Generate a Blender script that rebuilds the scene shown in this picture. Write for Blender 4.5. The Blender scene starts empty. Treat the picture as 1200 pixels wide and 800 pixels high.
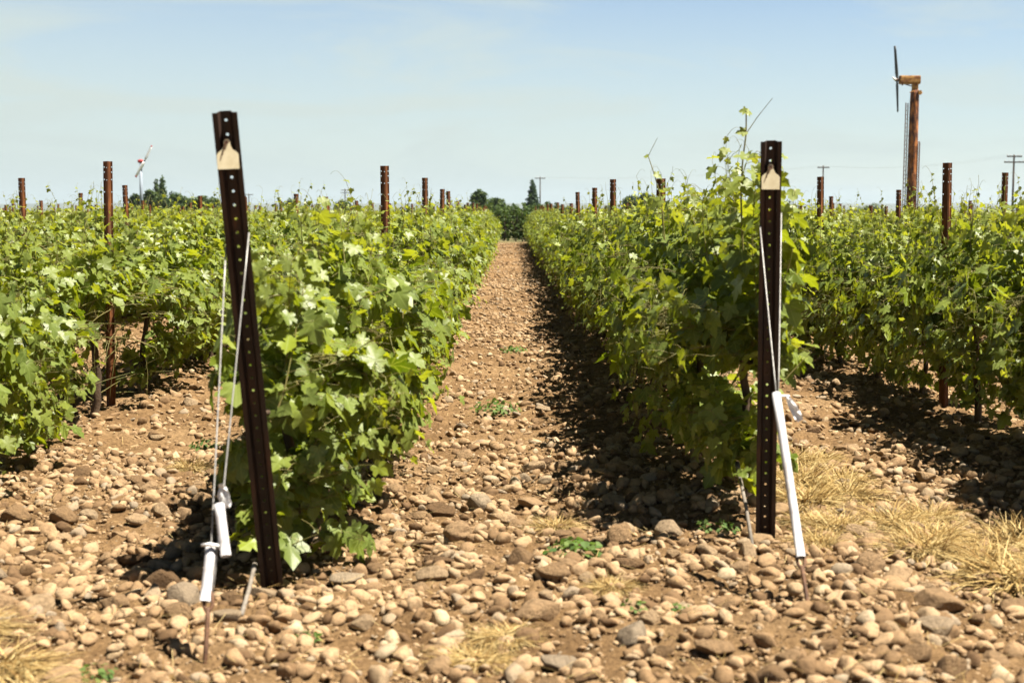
import bpy, bmesh, math, random
import numpy as np
from mathutils import Vector, Matrix, Euler
R = math.radians
S = bpy.context.scene
COL = S.collection
rng = np.random.default_rng(11)
random.seed(7)

# ------------------------------------------------------------------ camera
cam_d = bpy.data.cameras.new('camera'); cam = bpy.data.objects.new('camera', cam_d); COL.objects.link(cam)
CAM_H = 1.56
cam.location = (0, 0, CAM_H)
cam_d.sensor_fit = 'HORIZONTAL'; cam_d.sensor_width = 36.0; cam_d.lens = 50.0
cam.rotation_euler = (R(90) - math.atan(153/1667.), 0, -math.atan(3/1667.))
cam_d.clip_start = 0.1; cam_d.clip_end = 30000
cam_d.dof.use_dof = True; cam_d.dof.focus_distance = 13.0; cam_d.dof.aperture_fstop = 3.3
S.camera = cam

# ------------------------------------------------------------------ light
SUN_EL, SUN_AZ = R(65), R(90 + 13)          # azimuth clockwise from +Y: from the right, a little behind the camera
sun_dir = Vector((math.sin(SUN_AZ)*math.cos(SUN_EL), math.cos(SUN_AZ)*math.cos(SUN_EL), math.sin(SUN_EL)))
sd = bpy.data.lights.new('sun', 'SUN'); sun = bpy.data.objects.new('sun', sd); COL.objects.link(sun)
sun.location = (20, -10, 40)
sun.rotation_euler = (-sun_dir).to_track_quat('-Z', 'Y').to_euler()
sd.energy = 5.0; sd.angle = R(0.53); sd.color = (1.0, 0.93, 0.80)

W = bpy.data.worlds.new('World'); S.world = W; W.use_nodes = True
nt = W.node_tree; nt.nodes.clear()
def N(nt, typ, **kw):
    n = nt.nodes.new(typ)
    for k, v in kw.items():
        if k.startswith('i_'):
            key = k[2:]
            n.inputs[int(key) if key.isdigit() else key.replace('_', ' ')].default_value = v
        else: setattr(n, k, v)
    return n
L = lambda nt, a, b: nt.links.new(a, b)
sky = N(nt, 'ShaderNodeTexSky', sky_type='NISHITA', sun_disc=False, sun_elevation=SUN_EL, sun_rotation=SUN_AZ,
        air_density=1.0, dust_density=0.6, ozone_density=1.0, altitude=1000)
tc = N(nt, 'ShaderNodeTexCoord')
mp = N(nt, 'ShaderNodeMapping'); mp.inputs['Scale'].default_value = (1.6, 1.0, 9.0); mp.inputs['Rotation'].default_value = (0, R(7), 0)
mp.inputs['Location'].default_value = (0.35, 0.0, 0.2)
no = N(nt, 'ShaderNodeTexNoise', i_Scale=2.0, i_Detail=9.0, i_Roughness=0.6, i_Distortion=1.2)
cr = N(nt, 'ShaderNodeValToRGB'); cr.color_ramp.elements[0].position = 0.47; cr.color_ramp.elements[1].position = 0.68
sp = N(nt, 'ShaderNodeSeparateXYZ')
# veil of thin cirrus: thicker low down and towards the left (west) of the view
low = N(nt, 'ShaderNodeMapRange', i_1=0.0, i_2=0.22, i_3=0.90, i_4=-0.36)
lef = N(nt, 'ShaderNodeMapRange', i_1=-0.35, i_2=0.35, i_3=0.22, i_4=-0.08)
ad = N(nt, 'ShaderNodeMath', operation='ADD')
ad2 = N(nt, 'ShaderNodeMath', operation='MULTIPLY_ADD', use_clamp=True); ad2.inputs[1].default_value = 0.62
mx = N(nt, 'ShaderNodeMix', data_type='RGBA')
mx.inputs['B'].default_value = (4.8, 5.5, 5.25, 1)
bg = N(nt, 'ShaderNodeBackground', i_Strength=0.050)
out = N(nt, 'ShaderNodeOutputWorld')
L(nt, tc.outputs['Generated'], mp.inputs[0]); L(nt, mp.outputs[0], no.inputs['Vector']); L(nt, no.outputs[0], cr.inputs[0])
L(nt, tc.outputs['Generated'], sp.inputs[0]); L(nt, sp.outputs['Z'], low.inputs[0]); L(nt, sp.outputs['X'], lef.inputs[0])
L(nt, low.outputs[0], ad.inputs[0]); L(nt, lef.outputs[0], ad.inputs[1])
hi = N(nt, 'ShaderNodeMapRange', i_1=0.15, i_2=0.45, i_3=1.0, i_4=0.0); L(nt, sp.outputs['Z'], hi.inputs[0])
fin = N(nt, 'ShaderNodeMath', operation='MULTIPLY'); L(nt, ad2.outputs[0], fin.inputs[0]); L(nt, hi.outputs[0], fin.inputs[1])
L(nt, cr.outputs[0], ad2.inputs[0]); L(nt, ad.outputs[0], ad2.inputs[2])
L(nt, fin.outputs[0], mx.inputs['Factor']); L(nt, sky.outputs[0], mx.inputs['A'])
dk = N(nt, 'ShaderNodeMapRange', i_1=0.14, i_2=0.42, i_3=0.86, i_4=0.20); L(nt, sp.outputs['Z'], dk.inputs[0])  # added dimming by elevation: unseen upper sky darkened to cut fill light
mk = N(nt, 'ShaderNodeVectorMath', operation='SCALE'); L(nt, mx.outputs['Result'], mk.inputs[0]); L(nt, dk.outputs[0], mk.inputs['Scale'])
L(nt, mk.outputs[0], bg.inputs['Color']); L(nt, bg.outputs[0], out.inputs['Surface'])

vs = S.view_settings; vs.view_transform = 'Standard'; vs.look = 'None'; vs.gamma = 1.0; vs.use_curve_mapping = False
vs.exposure = 1.68
S.render.engine = 'CYCLES'; S.cycles.use_denoising = True
S.cycles.max_bounces = 6; S.cycles.diffuse_bounces = 1; S.cycles.transmission_bounces = 3; S.cycles.transparent_max_bounces = 8
S.cycles.caustics_reflective = False; S.cycles.caustics_refractive = False

# ------------------------------------------------------------------ materials
def mat(name):
    m = bpy.data.materials.new(name); m.use_nodes = True; t = m.node_tree; t.nodes.clear()
    o = N(t, 'ShaderNodeOutputMaterial'); p = N(t, 'ShaderNodeBsdfPrincipled'); L(t, p.outputs[0], o.inputs[0])
    return m, t, p, o
def noise_ramp(t, scale, stops, detail=5, rough=.6, coord='Object', stretch=None, dist=0.0):
    c = N(t, 'ShaderNodeTexCoord'); n = N(t, 'ShaderNodeTexNoise', i_Scale=scale, i_Detail=detail, i_Roughness=rough, i_Distortion=dist)
    if stretch:
        m = N(t, 'ShaderNodeMapping'); m.inputs['Scale'].default_value = stretch
        L(t, c.outputs[coord], m.inputs[0]); L(t, m.outputs[0], n.inputs['Vector'])
    else: L(t, c.outputs[coord], n.inputs['Vector'])
    r = N(t, 'ShaderNodeValToRGB')
    while len(r.color_ramp.elements) < len(stops): r.color_ramp.elements.new(0.5)
    for e, (p, c3) in zip(r.color_ramp.elements, stops): e.position = p; e.color = (*c3, 1)
    L(t, n.outputs[0], r.inputs[0])
    return r, n
def bump(t, p, scale, strength, dist, coord='Object', detail=6):
    c = N(t, 'ShaderNodeTexCoord'); n = N(t, 'ShaderNodeTexNoise', i_Scale=scale, i_Detail=detail, i_Roughness=.65)
    L(t, c.outputs[coord], n.inputs['Vector'])
    b = N(t, 'ShaderNodeBump', i_Strength=strength, i_Distance=dist); L(t, n.outputs[0], b.inputs['Height']); L(t, b.outputs[0], p.inputs['Normal'])
def simple(name, stops, scale=8, rough=.8, bscale=40, bstr=.3, bdist=.004, stretch=None, metal=0.0, spec=.3):
    m, t, p, o = mat(name)
    r, n = noise_ramp(t, scale, stops, stretch=stretch)
    L(t, r.outputs[0], p.inputs['Base Color']); p.inputs['Roughness'].default_value = rough; p.inputs['Metallic'].default_value = metal
    p.inputs['Specular IOR Level'].default_value = spec
    if bstr: bump(t, p, bscale, bstr, bdist)
    return m
M = {}
# soil: dry tan loam, darker and redder patches, pale dust; green-grey far fields
m, t, p, o = mat('dry_soil')
r1, n1 = noise_ramp(t, 1.1, [(.3, (.145, .084, .037)), (.5, (.225, .137, .064)), (.72, (.285, .185, .094))], detail=8)
r2, n2 = noise_ramp(t, 38, [(.36, (.40, .37, .34)), (.62, (1, 1, 1))], detail=6)
mm = N(t, 'ShaderNodeMix', data_type='RGBA', blend_type='MULTIPLY'); mm.inputs['Factor'].default_value = .8
L(t, r1.outputs[0], mm.inputs['A']); L(t, r2.outputs[0], mm.inputs['B'])
c = N(t, 'ShaderNodeTexCoord'); s_ = N(t, 'ShaderNodeSeparateXYZ'); L(t, c.outputs['Object'], s_.inputs[0])
far = N(t, 'ShaderNodeMapRange', i_1=66.0, i_2=75.0, i_3=0.0, i_4=1.0); L(t, s_.outputs['Y'], far.inputs[0])
rf, nf = noise_ramp(t, .02, [(.35, (.06, .075, .028)), (.65, (.16, .14, .07))], detail=4)
m2 = N(t, 'ShaderNodeMix', data_type='RGBA'); L(t, far.outputs[0], m2.inputs['Factor']); L(t, mm.outputs['Result'], m2.inputs['A']); L(t, rf.outputs[0], m2.inputs['B'])
L(t, m2.outputs['Result'], p.inputs['Base Color']); p.inputs['Roughness'].default_value = .95; p.inputs['Specular IOR Level'].default_value = .15
bump(t, p, 55, .9, .03, detail=9)
M['soil'] = m
def stone_mat(name, use_attr):
    m, t, p, o = mat(name)
    r = N(t, 'ShaderNodeValToRGB')
    cols = [(0, (.10, .058, .028)), (.2, (.19, .120, .062)), (.45, (.275, .182, .100)), (.65, (.335, .230, .132)), (.86, (.29, .208, .125)), (.95, (.22, .175, .125)), (1, (.42, .32, .20))]
    while len(r.color_ramp.elements) < len(cols): r.color_ramp.elements.new(.5)
    for e, (q, c3) in zip(r.color_ramp.elements, cols): e.position = q; e.color = (*c3, 1)
    if use_attr:
        a = N(t, 'ShaderNodeAttribute', attribute_name='tint'); L(t, a.outputs['Fac'], r.inputs[0])
    else:
        a = N(t, 'ShaderNodeObjectInfo'); L(t, a.outputs['Random'], r.inputs[0])
    r2, n2 = noise_ramp(t, 55 if use_attr else 3.2, [(.3, (.5, .46, .42)), (.5, (1, .98, .95)), (.72, (1.2, 1.15, 1.08))], detail=8)
    mm = N(t, 'ShaderNodeMix', data_type='RGBA', blend_type='MULTIPLY'); mm.inputs['Factor'].default_value = .75
    L(t, r.outputs[0], mm.inputs['A']); L(t, r2.outputs[0], mm.inputs['B']); L(t, mm.outputs['Result'], p.inputs['Base Color'])
    p.inputs['Roughness'].default_value = .85; p.inputs['Specular IOR Level'].default_value = .22
    bump(t, p, 90 if use_attr else 7, .7, .006 if use_attr else .05, detail=8)
    return m
M['stone'] = stone_mat('river_stone', False); M['gravel'] = stone_mat('gravel_stone', True)

def leaf_mat(name, a0, a1, young, trans, veins=True):
    m, t, p, o = mat(name)
    at = N(t, 'ShaderNodeAttribute', attribute_name='tint'); sx = N(t, 'ShaderNodeSeparateXYZ'); L(t, at.outputs['Vector'], sx.inputs[0])
    mA = N(t, 'ShaderNodeMix', data_type='RGBA'); mA.inputs['A'].default_value = (*a0, 1); mA.inputs['B'].default_value = (*a1, 1)
    L(t, sx.outputs['X'], mA.inputs['Factor'])
    mB = N(t, 'ShaderNodeMix', data_type='RGBA'); mB.inputs['B'].default_value = (*young, 1)
    L(t, sx.outputs['Y'], mB.inputs['Factor']); L(t, mA.outputs['Result'], mB.inputs['A'])
    colr = mB.outputs['Result']
    if veins:
        uv = N(t, 'ShaderNodeUVMap', uv_map='leaf'); su = N(t, 'ShaderNodeSeparateXYZ'); L(t, uv.outputs[0], su.inputs[0])
        an = N(t, 'ShaderNodeMath', operation='ARCTAN2'); L(t, su.outputs['X'], an.inputs[0]); L(t, su.outputs['Y'], an.inputs[1])
        sh = N(t, 'ShaderNodeMath', operation='ADD'); sh.inputs[1].default_value = 0.36 + 7*0.72; L(t, an.outputs[0], sh.inputs[0])
        md = N(t, 'ShaderNodeMath', operation='PINGPONG'); md.inputs[1].default_value = 0.36; L(t, sh.outputs[0], md.inputs[0])
        ln = N(t, 'ShaderNodeVectorMath', operation='LENGTH'); L(t, uv.outputs[0], ln.inputs[0])
        sb = N(t, 'ShaderNodeMath', operation='SUBTRACT'); sb.inputs[0].default_value = .36; L(t, md.outputs[0], sb.inputs[1])
        dm = N(t, 'ShaderNodeMath', operation='MULTIPLY'); L(t, sb.outputs[0], dm.inputs[0]); L(t, ln.outputs['Value'], dm.inputs[1])
        vm = N(t, 'ShaderNodeMapRange', i_1=0.008, i_2=0.035, i_3=.5, i_4=0.0); L(t, dm.outputs[0], vm.inputs[0])
        mV = N(t, 'ShaderNodeMix', data_type='RGBA'); mV.inputs['B'].default_value = (.26, .32, .10, 1)
        L(t, vm.outputs[0], mV.inputs['Factor']); L(t, colr, mV.inputs['A']); colr = mV.outputs['Result']
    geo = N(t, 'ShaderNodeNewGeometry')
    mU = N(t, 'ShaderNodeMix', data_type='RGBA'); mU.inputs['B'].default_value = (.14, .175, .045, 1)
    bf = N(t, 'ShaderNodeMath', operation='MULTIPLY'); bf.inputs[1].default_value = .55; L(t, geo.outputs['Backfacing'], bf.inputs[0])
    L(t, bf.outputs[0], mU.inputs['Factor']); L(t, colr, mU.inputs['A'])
    L(t, mU.outputs['Result'], p.inputs['Base Color'])
    p.inputs['Roughness'].default_value = .46 if veins else .6; p.inputs['Specular IOR Level'].default_value = .42 if veins else .12
    tr = N(t, 'ShaderNodeBsdfTranslucent')
    mT = N(t, 'ShaderNodeMix', data_type='RGBA', blend_type='MULTIPLY'); mT.inputs['Factor'].default_value = 1.0
    mT.inputs['B'].default_value = (*trans, 1); L(t, colr, mT.inputs['A']); L(t, mT.outputs['Result'], tr.inputs['Color'])
    ms = N(t, 'ShaderNodeMixShader', i_0=.30); L(t, p.outputs[0], ms.inputs[1]); L(t, tr.outputs[0], ms.inputs[2]); L(t, ms.outputs[0], o.inputs[0])
    bump(t, p, 60, .25, .004, detail=3)
    return m
M['leaf'] = leaf_mat('vine_leaf', (.058, .098, .007), (.205, .25, .022), (.25, .285, .055), (2.7, 2.4, .7))
M['weed'] = leaf_mat('weed_leaf', (.05, .10, .03), (.09, .15, .04), (.16, .2, .06), (2.0, 2.2, 1.2), veins=False)
M['tree_leaf'] = leaf_mat('tree_leaf', (.030, .052, .017), (.062, .095, .026), (.09, .115, .04), (2.0, 2.1, 1.2), veins=False)
M['pine_leaf'] = leaf_mat('cypress_leaf', (.020, .040, .018), (.038, .065, .026), (.05, .08, .03), (1.6, 1.7, 1.2), veins=False)
def straw_mat():
    m, t, p, o = mat('dry_straw')
    at = N(t, 'ShaderNodeAttribute', attribute_name='tint'); r = N(t, 'ShaderNodeValToRGB')
    r.color_ramp.elements.new(.5)
    for e, (q, c3) in zip(r.color_ramp.elements, [(0, (.15, .08, .025)), (.5, (.40, .28, .11)), (1, (.56, .44, .22))]): e.position = q; e.color = (*c3, 1)
    L(t, at.outputs['Fac'], r.inputs[0]); L(t, r.outputs[0], p.inputs['Base Color']); p.inputs['Roughness'].default_value = .8; p.inputs['Specular IOR Level'].default_value = .08
    tr = N(t, 'ShaderNodeBsdfTranslucent'); L(t, r.outputs[0], tr.inputs['Color'])
    ms = N(t, 'ShaderNodeMixShader', i_0=.25); L(t, p.outputs[0], ms.inputs[1]); L(t, tr.outputs[0], ms.inputs[2]); L(t, ms.outputs[0], o.inputs[0])
    return m
M['straw'] = straw_mat()
M['cane'] = simple('green_cane', [(.3, (.11, .13, .03)), (.7, (.22, .17, .06))], 20, .6, bstr=0)
M['bark'] = simple('vine_bark', [(.3, (.035, .022, .014)), (.7, (.12, .08, .05))], 30, .95, 60, .9, .01, stretch=(1, 1, .15))
M['tree_bark'] = simple('tree_bark', [(.3, (.05, .04, .03)), (.7, (.13, .10, .075))], 6, .95, 12, .8, .03, stretch=(1, 1, .2))
M['rust'] = simple('rusty_steel', [(.28, (.040, .014, .006)), (.5, (.105, .036, .011)), (.74, (.25, .090, .022))], 9, .75, 90, .4, .002, stretch=(2, 2, .5))
M['dark_rust'] = simple('dark_weathered_steel', [(.3, (.009, .006, .005)), (.52, (.024, .012, .008)), (.62, (.045, .020, .011)), (.78, (.15, .058, .022))], 7, .62, 110, .35, .002, stretch=(2.5, 2.5, .45), spec=.4)
M['tower_rust'] = simple('tower_rust', [(.38, (.045, .016, .009)), (.5, (.15, .052, .018)), (.60, (.34, .12, .032)), (.72, (.46, .185, .05))], 3.0, .8, 8, .3, .01, stretch=(1.6, 1.6, .45))
M['engine_rust'] = simple('engine_rust', [(.38, (.14, .05, .015)), (.52, (.34, .165, .045)), (.66, (.43, .25, .085))], 3, .8, 8, .3, .01)
M['tag'] = simple('cream_plastic', [(.3, (.60, .53, .34)), (.7, (.76, .70, .50))], 25, .55, 30, .15, .002)
M['pvc'] = simple('white_pvc', [(.32, (.40, .37, .35)), (.45, (.52, .51, .53)), (.75, (.60, .60, .62))], 14, .45, 20, .05, .002)
M['cloth'] = simple('white_tape', [(.3, (.66, .66, .66)), (.7, (.80, .80, .80))], 18, .7, 60, .5, .004)
M['wire'] = simple('galvanised_wire', [(.3, (.26, .25, .24)), (.7, (.42, .41, .39))], 40, .45, bstr=0, metal=.35)
M['rod'] = simple('brown_rod', [(.3, (.055, .028, .018)), (.7, (.17, .085, .045))], 40, .7, 80, .4, .002)
M['stick'] = simple('weathered_stick', [(.3, (.12, .10, .08)), (.7, (.24, .21, .175))], 25, .8, 80, .3, .002)
M['blade_dark'] = simple('dark_blade', [(.3, (.035, .04, .045)), (.7, (.07, .075, .08))], 2, .5, bstr=0)
M['white_paint'] = simple('white_paint', [(.3, (.70, .71, .73)), (.7, (.82, .82, .82))], 1, .4, bstr=0)
M['red_paint'] = simple('red_paint', [(.3, (.34, .03, .03)), (.7, (.48, .05, .05))], 2, .45, bstr=0)
M['steel'] = simple('grey_blue_steel', [(.3, (.19, .23, .29)), (.7, (.30, .34, .40))], .8, .5, bstr=0)
M['pole_wood'] = simple('pole_wood', [(.3, (.035, .026, .02)), (.7, (.09, .065, .05))], 3, .9, bstr=0)
M['insulator'] = simple('grey_insulator', [(.3, (.35, .36, .37)), (.7, (.5, .5, .5))], 3, .4, bstr=0)
M['hill'] = simple('dry_hillside', [(.35, (.05, .06, .04)), (.65, (.09, .095, .06))], .004, .95, bstr=0)

# ------------------------------------------------------------------ mesh helpers
def mesh_np(name, V, F=None, tris=None, quads=None, ngons=None, tint=None, uv=None, smooth=True):
    V = np.asarray(V, np.float32)
    loops, starts, tot = [], [], []
    pos = 0
    for arr, k in ((tris, 3), (quads, 4)):
        if arr is not None and len(arr):
            a = np.asarray(arr, np.int32); loops.append(a.ravel()); starts.append(pos + np.arange(len(a))*k); tot.append(np.full(len(a), k)); pos += a.size
    if ngons:
        for f in ngons:
            loops.append(np.asarray(f, np.int32)); starts.append(np.array([pos])); tot.append(np.array([len(f)])); pos += len(f)
    loops = np.concatenate(loops).astype(np.int32); starts = np.concatenate(starts).astype(np.int32); tot = np.concatenate(tot).astype(np.int32)
    me = bpy.data.meshes.new(name)
    me.vertices.add(len(V)); me.vertices.foreach_set('co', V.ravel())
    me.loops.add(len(loops)); me.loops.foreach_set('vertex_index', loops)
    me.polygons.add(len(starts)); me.polygons.foreach_set('loop_start', starts); me.polygons.foreach_set('loop_total', tot)
    if uv is not None:
        ul = me.uv_layers.new(name='leaf'); ul.data.foreach_set('uv', np.asarray(uv, np.float32)[loops].ravel())
    me.update(calc_edges=True)
    me.polygons.foreach_set('use_smooth', np.full(len(starts), bool(smooth)))
    if tint is not None:
        tint = np.asarray(tint, np.float32)
        if tint.ndim == 1: tint = np.stack([tint]*3, 1)
        a = me.attributes.new('tint', 'FLOAT_VECTOR', 'POINT'); a.data.foreach_set('vector', tint.ravel())
    me.validate()
    return me
class MB:
    "gathers vertices and faces of one mesh"
    def __init__(s): s.v = []; s.f = []
    def add(s, vs, fs):
        b = len(s.v); s.v += [tuple(v) for v in vs]; s.f += [tuple(b + i for i in f) for f in fs]; return s
    def tube(s, pts, rad, n=6, cap=True):
        pts = [Vector(p) for p in pts]; k = len(pts)
        rad = [rad]*k if isinstance(rad, (int, float)) else list(rad)
        vs = []; ref = None
        for i, p in enumerate(pts):
            d = (pts[min(i+1, k-1)] - pts[max(i-1, 0)]).normalized()
            if ref is None:
                ref = Vector((1, 0, 0)) if abs(d.x) < .8 else Vector((0, 1, 0))
            a = (ref - d*ref.dot(d)).normalized(); ref = a; b = d.cross(a)
            for j in range(n):
                q = 2*math.pi*j/n; vs.append(p + (a*math.cos(q) + b*math.sin(q))*rad[i])
        fs = [(i*n+j, i*n+(j+1) % n, (i+1)*n+(j+1) % n, (i+1)*n+j) for i in range(k-1) for j in range(n)]
        if cap: fs += [tuple(range(n-1, -1, -1)), tuple(range((k-1)*n, k*n))]
        return s.add(vs, fs)
    def box(s, c, d, rot=None):
        c = Vector(c); vs = []
        for z in (-1, 1):
            for x, y in ((-1, -1), (1, -1), (1, 1), (-1, 1)):
                v = Vector((x*d[0]/2, y*d[1]/2, z*d[2]/2)); vs.append(c + (rot @ v if rot else v))
        return s.add(vs, [(3, 2, 1, 0), (4, 5, 6, 7), (0, 1, 5, 4), (1, 2, 6, 5), (2, 3, 7, 6), (3, 0, 4, 7)])
    def mesh(s, name, m, smooth=False):
        me = bpy.data.meshes.new(name); me.from_pydata(s.v, [], s.f); me.update()
        me.polygons.foreach_set('use_smooth', [smooth]*len(s.f)); me.materials.append(m); return me
def link(name, data, parent=None, loc=(0, 0, 0), rz=0.0):
    o = bpy.data.objects.new(name, data); COL.objects.link(o)
    o.location = loc; o.rotation_euler = (0, 0, rz)
    if parent: o.parent = parent
    return o
def tag(o, label=None, cat=None, group=None, kind=None):
    if label: o['label'] = label
    if cat: o['category'] = cat
    if group: o['group'] = group
    if kind: o['kind'] = kind
    return o
def copy_tree(o):
    c = o.copy(); COL.objects.link(c)
    for ch in list(o.children):
        d = ch.copy(); COL.objects.link(d); d.parent = c
        for g in list(ch.children):
            e = g.copy(); COL.objects.link(e); e.parent = d
    return c
def tubes_np(paths, radii, n=4):
    "many thin tubes at once -> V, quads"
    Vs, Qs = [], []; b = 0
    for P, rd in zip(paths, radii):
        P = np.asarray(P, float); k = len(P)
        d = np.gradient(P, axis=0); d /= np.linalg.norm(d, axis=1, keepdims=True) + 1e-9
        ref = np.array([0.31, .77, .56]); a = np.cross(d, ref); a /= np.linalg.norm(a, axis=1, keepdims=True) + 1e-9; c = np.cross(d, a)
        q = np.arange(n)*2*np.pi/n
        ring = P[:, None] + (a[:, None]*np.cos(q)[None, :, None] + c[:, None]*np.sin(q)[None, :, None])*np.asarray(rd)[:, None, None]
        Vs.append(ring.reshape(-1, 3))
        i, j = np.meshgrid(np.arange(k-1), np.arange(n), indexing='ij'); i = i.ravel(); j = j.ravel(); j2 = (j+1) % n
        Qs.append(b + np.stack([i*n+j, i*n+j2, (i+1)*n+j2, (i+1)*n+j], 1)); b += k*n
    return np.concatenate(Vs), np.concatenate(Qs)

# ------------------------------------------------------------------ ground
ROWS_L = [-1.05 - 2.16*i for i in range(11)]
ROWS_R = [1.24 + 2.18*i for i in range(11)]
ROWX = np.array(ROWS_L + ROWS_R)
ROW_END = 69.0
ph = np.random.default_rng(3).uniform(0, 6.28, (14, 3))
def gz(x, y):
    x = np.asarray(x, float); y = np.asarray(y, float)
    near = np.clip((90 - y)/25, 0, 1)*np.clip((30 - np.abs(x))/8, 0, 1)
    h = np.zeros(np.broadcast(x, y).shape)
    for i in range(14):
        k = [0.9, 1.4, 2.1, 3.0, 4.3, 6.2, 8.8][i % 7]; a = ph[i, 0]
        h = h + .021*(1.2/k)**.6*np.sin(k*(x*math.cos(a) + y*math.sin(a)) + ph[i, 1])
    dx = np.min(np.abs(x[..., None] - ROWX), axis=-1)
    h = h + .045*np.exp(-(dx/.38)**2) - .022
    # a little mound of earth behind the end of the row on the left, seen between the strings
    return h*near
xs = np.concatenate([-np.geomspace(9000, 13, 26), np.arange(-12, -5, .25), np.arange(-5, 5, .05), np.arange(5, 12, .25), np.geomspace(12, 9000, 26)])
ys = np.concatenate([-np.geomspace(3000, 4, 10), np.arange(-3, 3.5, .5), np.arange(3.5, 16, .05), np.arange(16, 40, .2), np.arange(40, 92, .8), np.geomspace(93, 9000, 30)])
X, Y = np.meshgrid(xs, ys, indexing='xy'); Z = gz(X, Y)
Z = Z + np.where((Y > 3) & (Y < 16) & (np.abs(X) < 5.5), np.random.default_rng(5).normal(0, .010, X.shape), 0)
nx, ny = len(xs), len(ys)
i, j = np.meshgrid(np.arange(ny-1), np.arange(nx-1), indexing='ij'); i = i.ravel(); j = j.ravel()
me = mesh_np('ground', np.stack([X.ravel(), Y.ravel(), Z.ravel()], 1), quads=np.stack([i*nx+j, i*nx+j+1, (i+1)*nx+j+1, (i+1)*nx+j], 1))
me.materials.append(M['soil'])
tag(link('ground', me), kind='structure')
# distant hills
hx = np.linspace(-7000, 7000, 260)
for nm, yy, amp, seed in (('hills', 7600, 34, 1), ('far_hills', 8500, 46, 2)):
    g = np.random.default_rng(seed); prof = np.zeros_like(hx)
    for k in range(1, 12): prof += np.sin(hx/7000*k*2.1 + g.uniform(0, 6.28))/k**.9
    prof = amp*(.72 + .22*prof)
    prof = np.maximum(prof, 4)
    rows = [(-500, 0), (-250, .45), (0, 1), (250, .5), (480, -.05)]
    V = np.concatenate([np.stack([hx, np.full_like(hx, yy + dy), prof*f - (1 if f <= 0 else 0)], 1) for dy, f in rows])
    n = len(hx); i, j = np.meshgrid(np.arange(len(rows)-1), np.arange(n-1), indexing='ij'); i = i.ravel(); j = j.ravel()
    me = mesh_np(nm, V, quads=np.stack([i*n+j, i*n+j+1, (i+1)*n+j+1, (i+1)*n+j], 1)); me.materials.append(M['hill'])
    tag(link(nm, me), kind='structure')

# ------------------------------------------------------------------ stones
def ico(level):
    bm = bmesh.new(); bmesh.ops.create_icosphere(bm, subdivisions=level, radius=1.0)
    V = np.array([v.co[:] for v in bm.verts]); F = np.array([[v.index for v in f.verts] for f in bm.faces]); bm.free(); return V, F
def stone_shape(V, g, angular=.5):
    P = V.copy(); h = np.zeros(len(V))
    for _ in range(5):
        d = g.normal(size=3); d /= np.linalg.norm(d); h += g.uniform(-.13, .13)*np.sin(g.uniform(1.2, 3.2)*(V @ d) + g.uniform(0, 6.28))
    for _ in range(7):
        d = g.normal(size=3); d /= np.linalg.norm(d); h += g.uniform(-.034, .034)*np.sin(g.uniform(5, 11)*(V @ d) + g.uniform(0, 6.28))
    P *= (1 + h)[:, None]
    for _ in range(g.integers(6, 15)):                                   # worn flat faces
        d = g.normal(size=3); d /= np.linalg.norm(d); c = g.uniform(.38, .82); s = P @ d
        P -= np.outer(np.where(s > c, (s - c)*(.5 + .45*angular), 0), d)
    P *= np.array([1, g.uniform(.5, .95), g.uniform(.38, .72)])
    return P
V1, F1 = ico(2); V2, F2 = ico(4)
g = np.random.default_rng(21)
lo_shapes = [stone_shape(V1, g, .8) for _ in range(16)]
hi_meshes = []
for k in range(14):
    me = mesh_np('river_stone', stone_shape(V2, g, .6), tris=F2); me.materials.append(M['stone']); hi_meshes.append(me)
def rotm(e):
    cx, cy, cz = np.cos(e).T; sx, sy, sz = np.sin(e).T
    return np.stack([np.stack([cz*cy, cz*sy*sx - sz*cx, cz*sy*cx + sz*sx], 1), np.stack([sz*cy, sz*sy*sx + cz*cx, sz*sy*cx - cz*sx], 1), np.stack([-sy, cy*sx, cy*cx], 1)], 1)
def scatter(n, x0, x1, y0, y1, s0, s1, g, power=2.0):
    x = g.uniform(x0, x1, n); y = g.uniform(y0, y1, n); s = s0*(s1/s0)**(g.uniform(0, 1, n)**power)
    return np.stack([x, y, s], 1)
g = np.random.default_rng(5)
def inview(P, m=.5): return np.abs(P[:, 0]) < P[:, 1]*.372 + m
pts = np.concatenate([scatter(15500, -4, 4, 4.3, 9.5, .015, .066, g, 1.5), scatter(40000, -3.4, 3.4, 4.3, 9.5, .004, .016, g, 1.0),
                      scatter(9500, -6, 6, 9.5, 17, .018, .064, g, 1.5), scatter(5200, -6, 6, 9.5, 17, .011, .022, g, 1.0),
                      scatter(9000, -1.2, 1.5, 17, 34, .014, .055, g, 1.9), scatter(6000, -1.2, 1.5, 34, 69, .02, .065, g, 1.9), scatter(2600, -8, 8, 17, 30, .025, .06, g, 1.4)])
pts = pts[inview(pts)]
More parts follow.
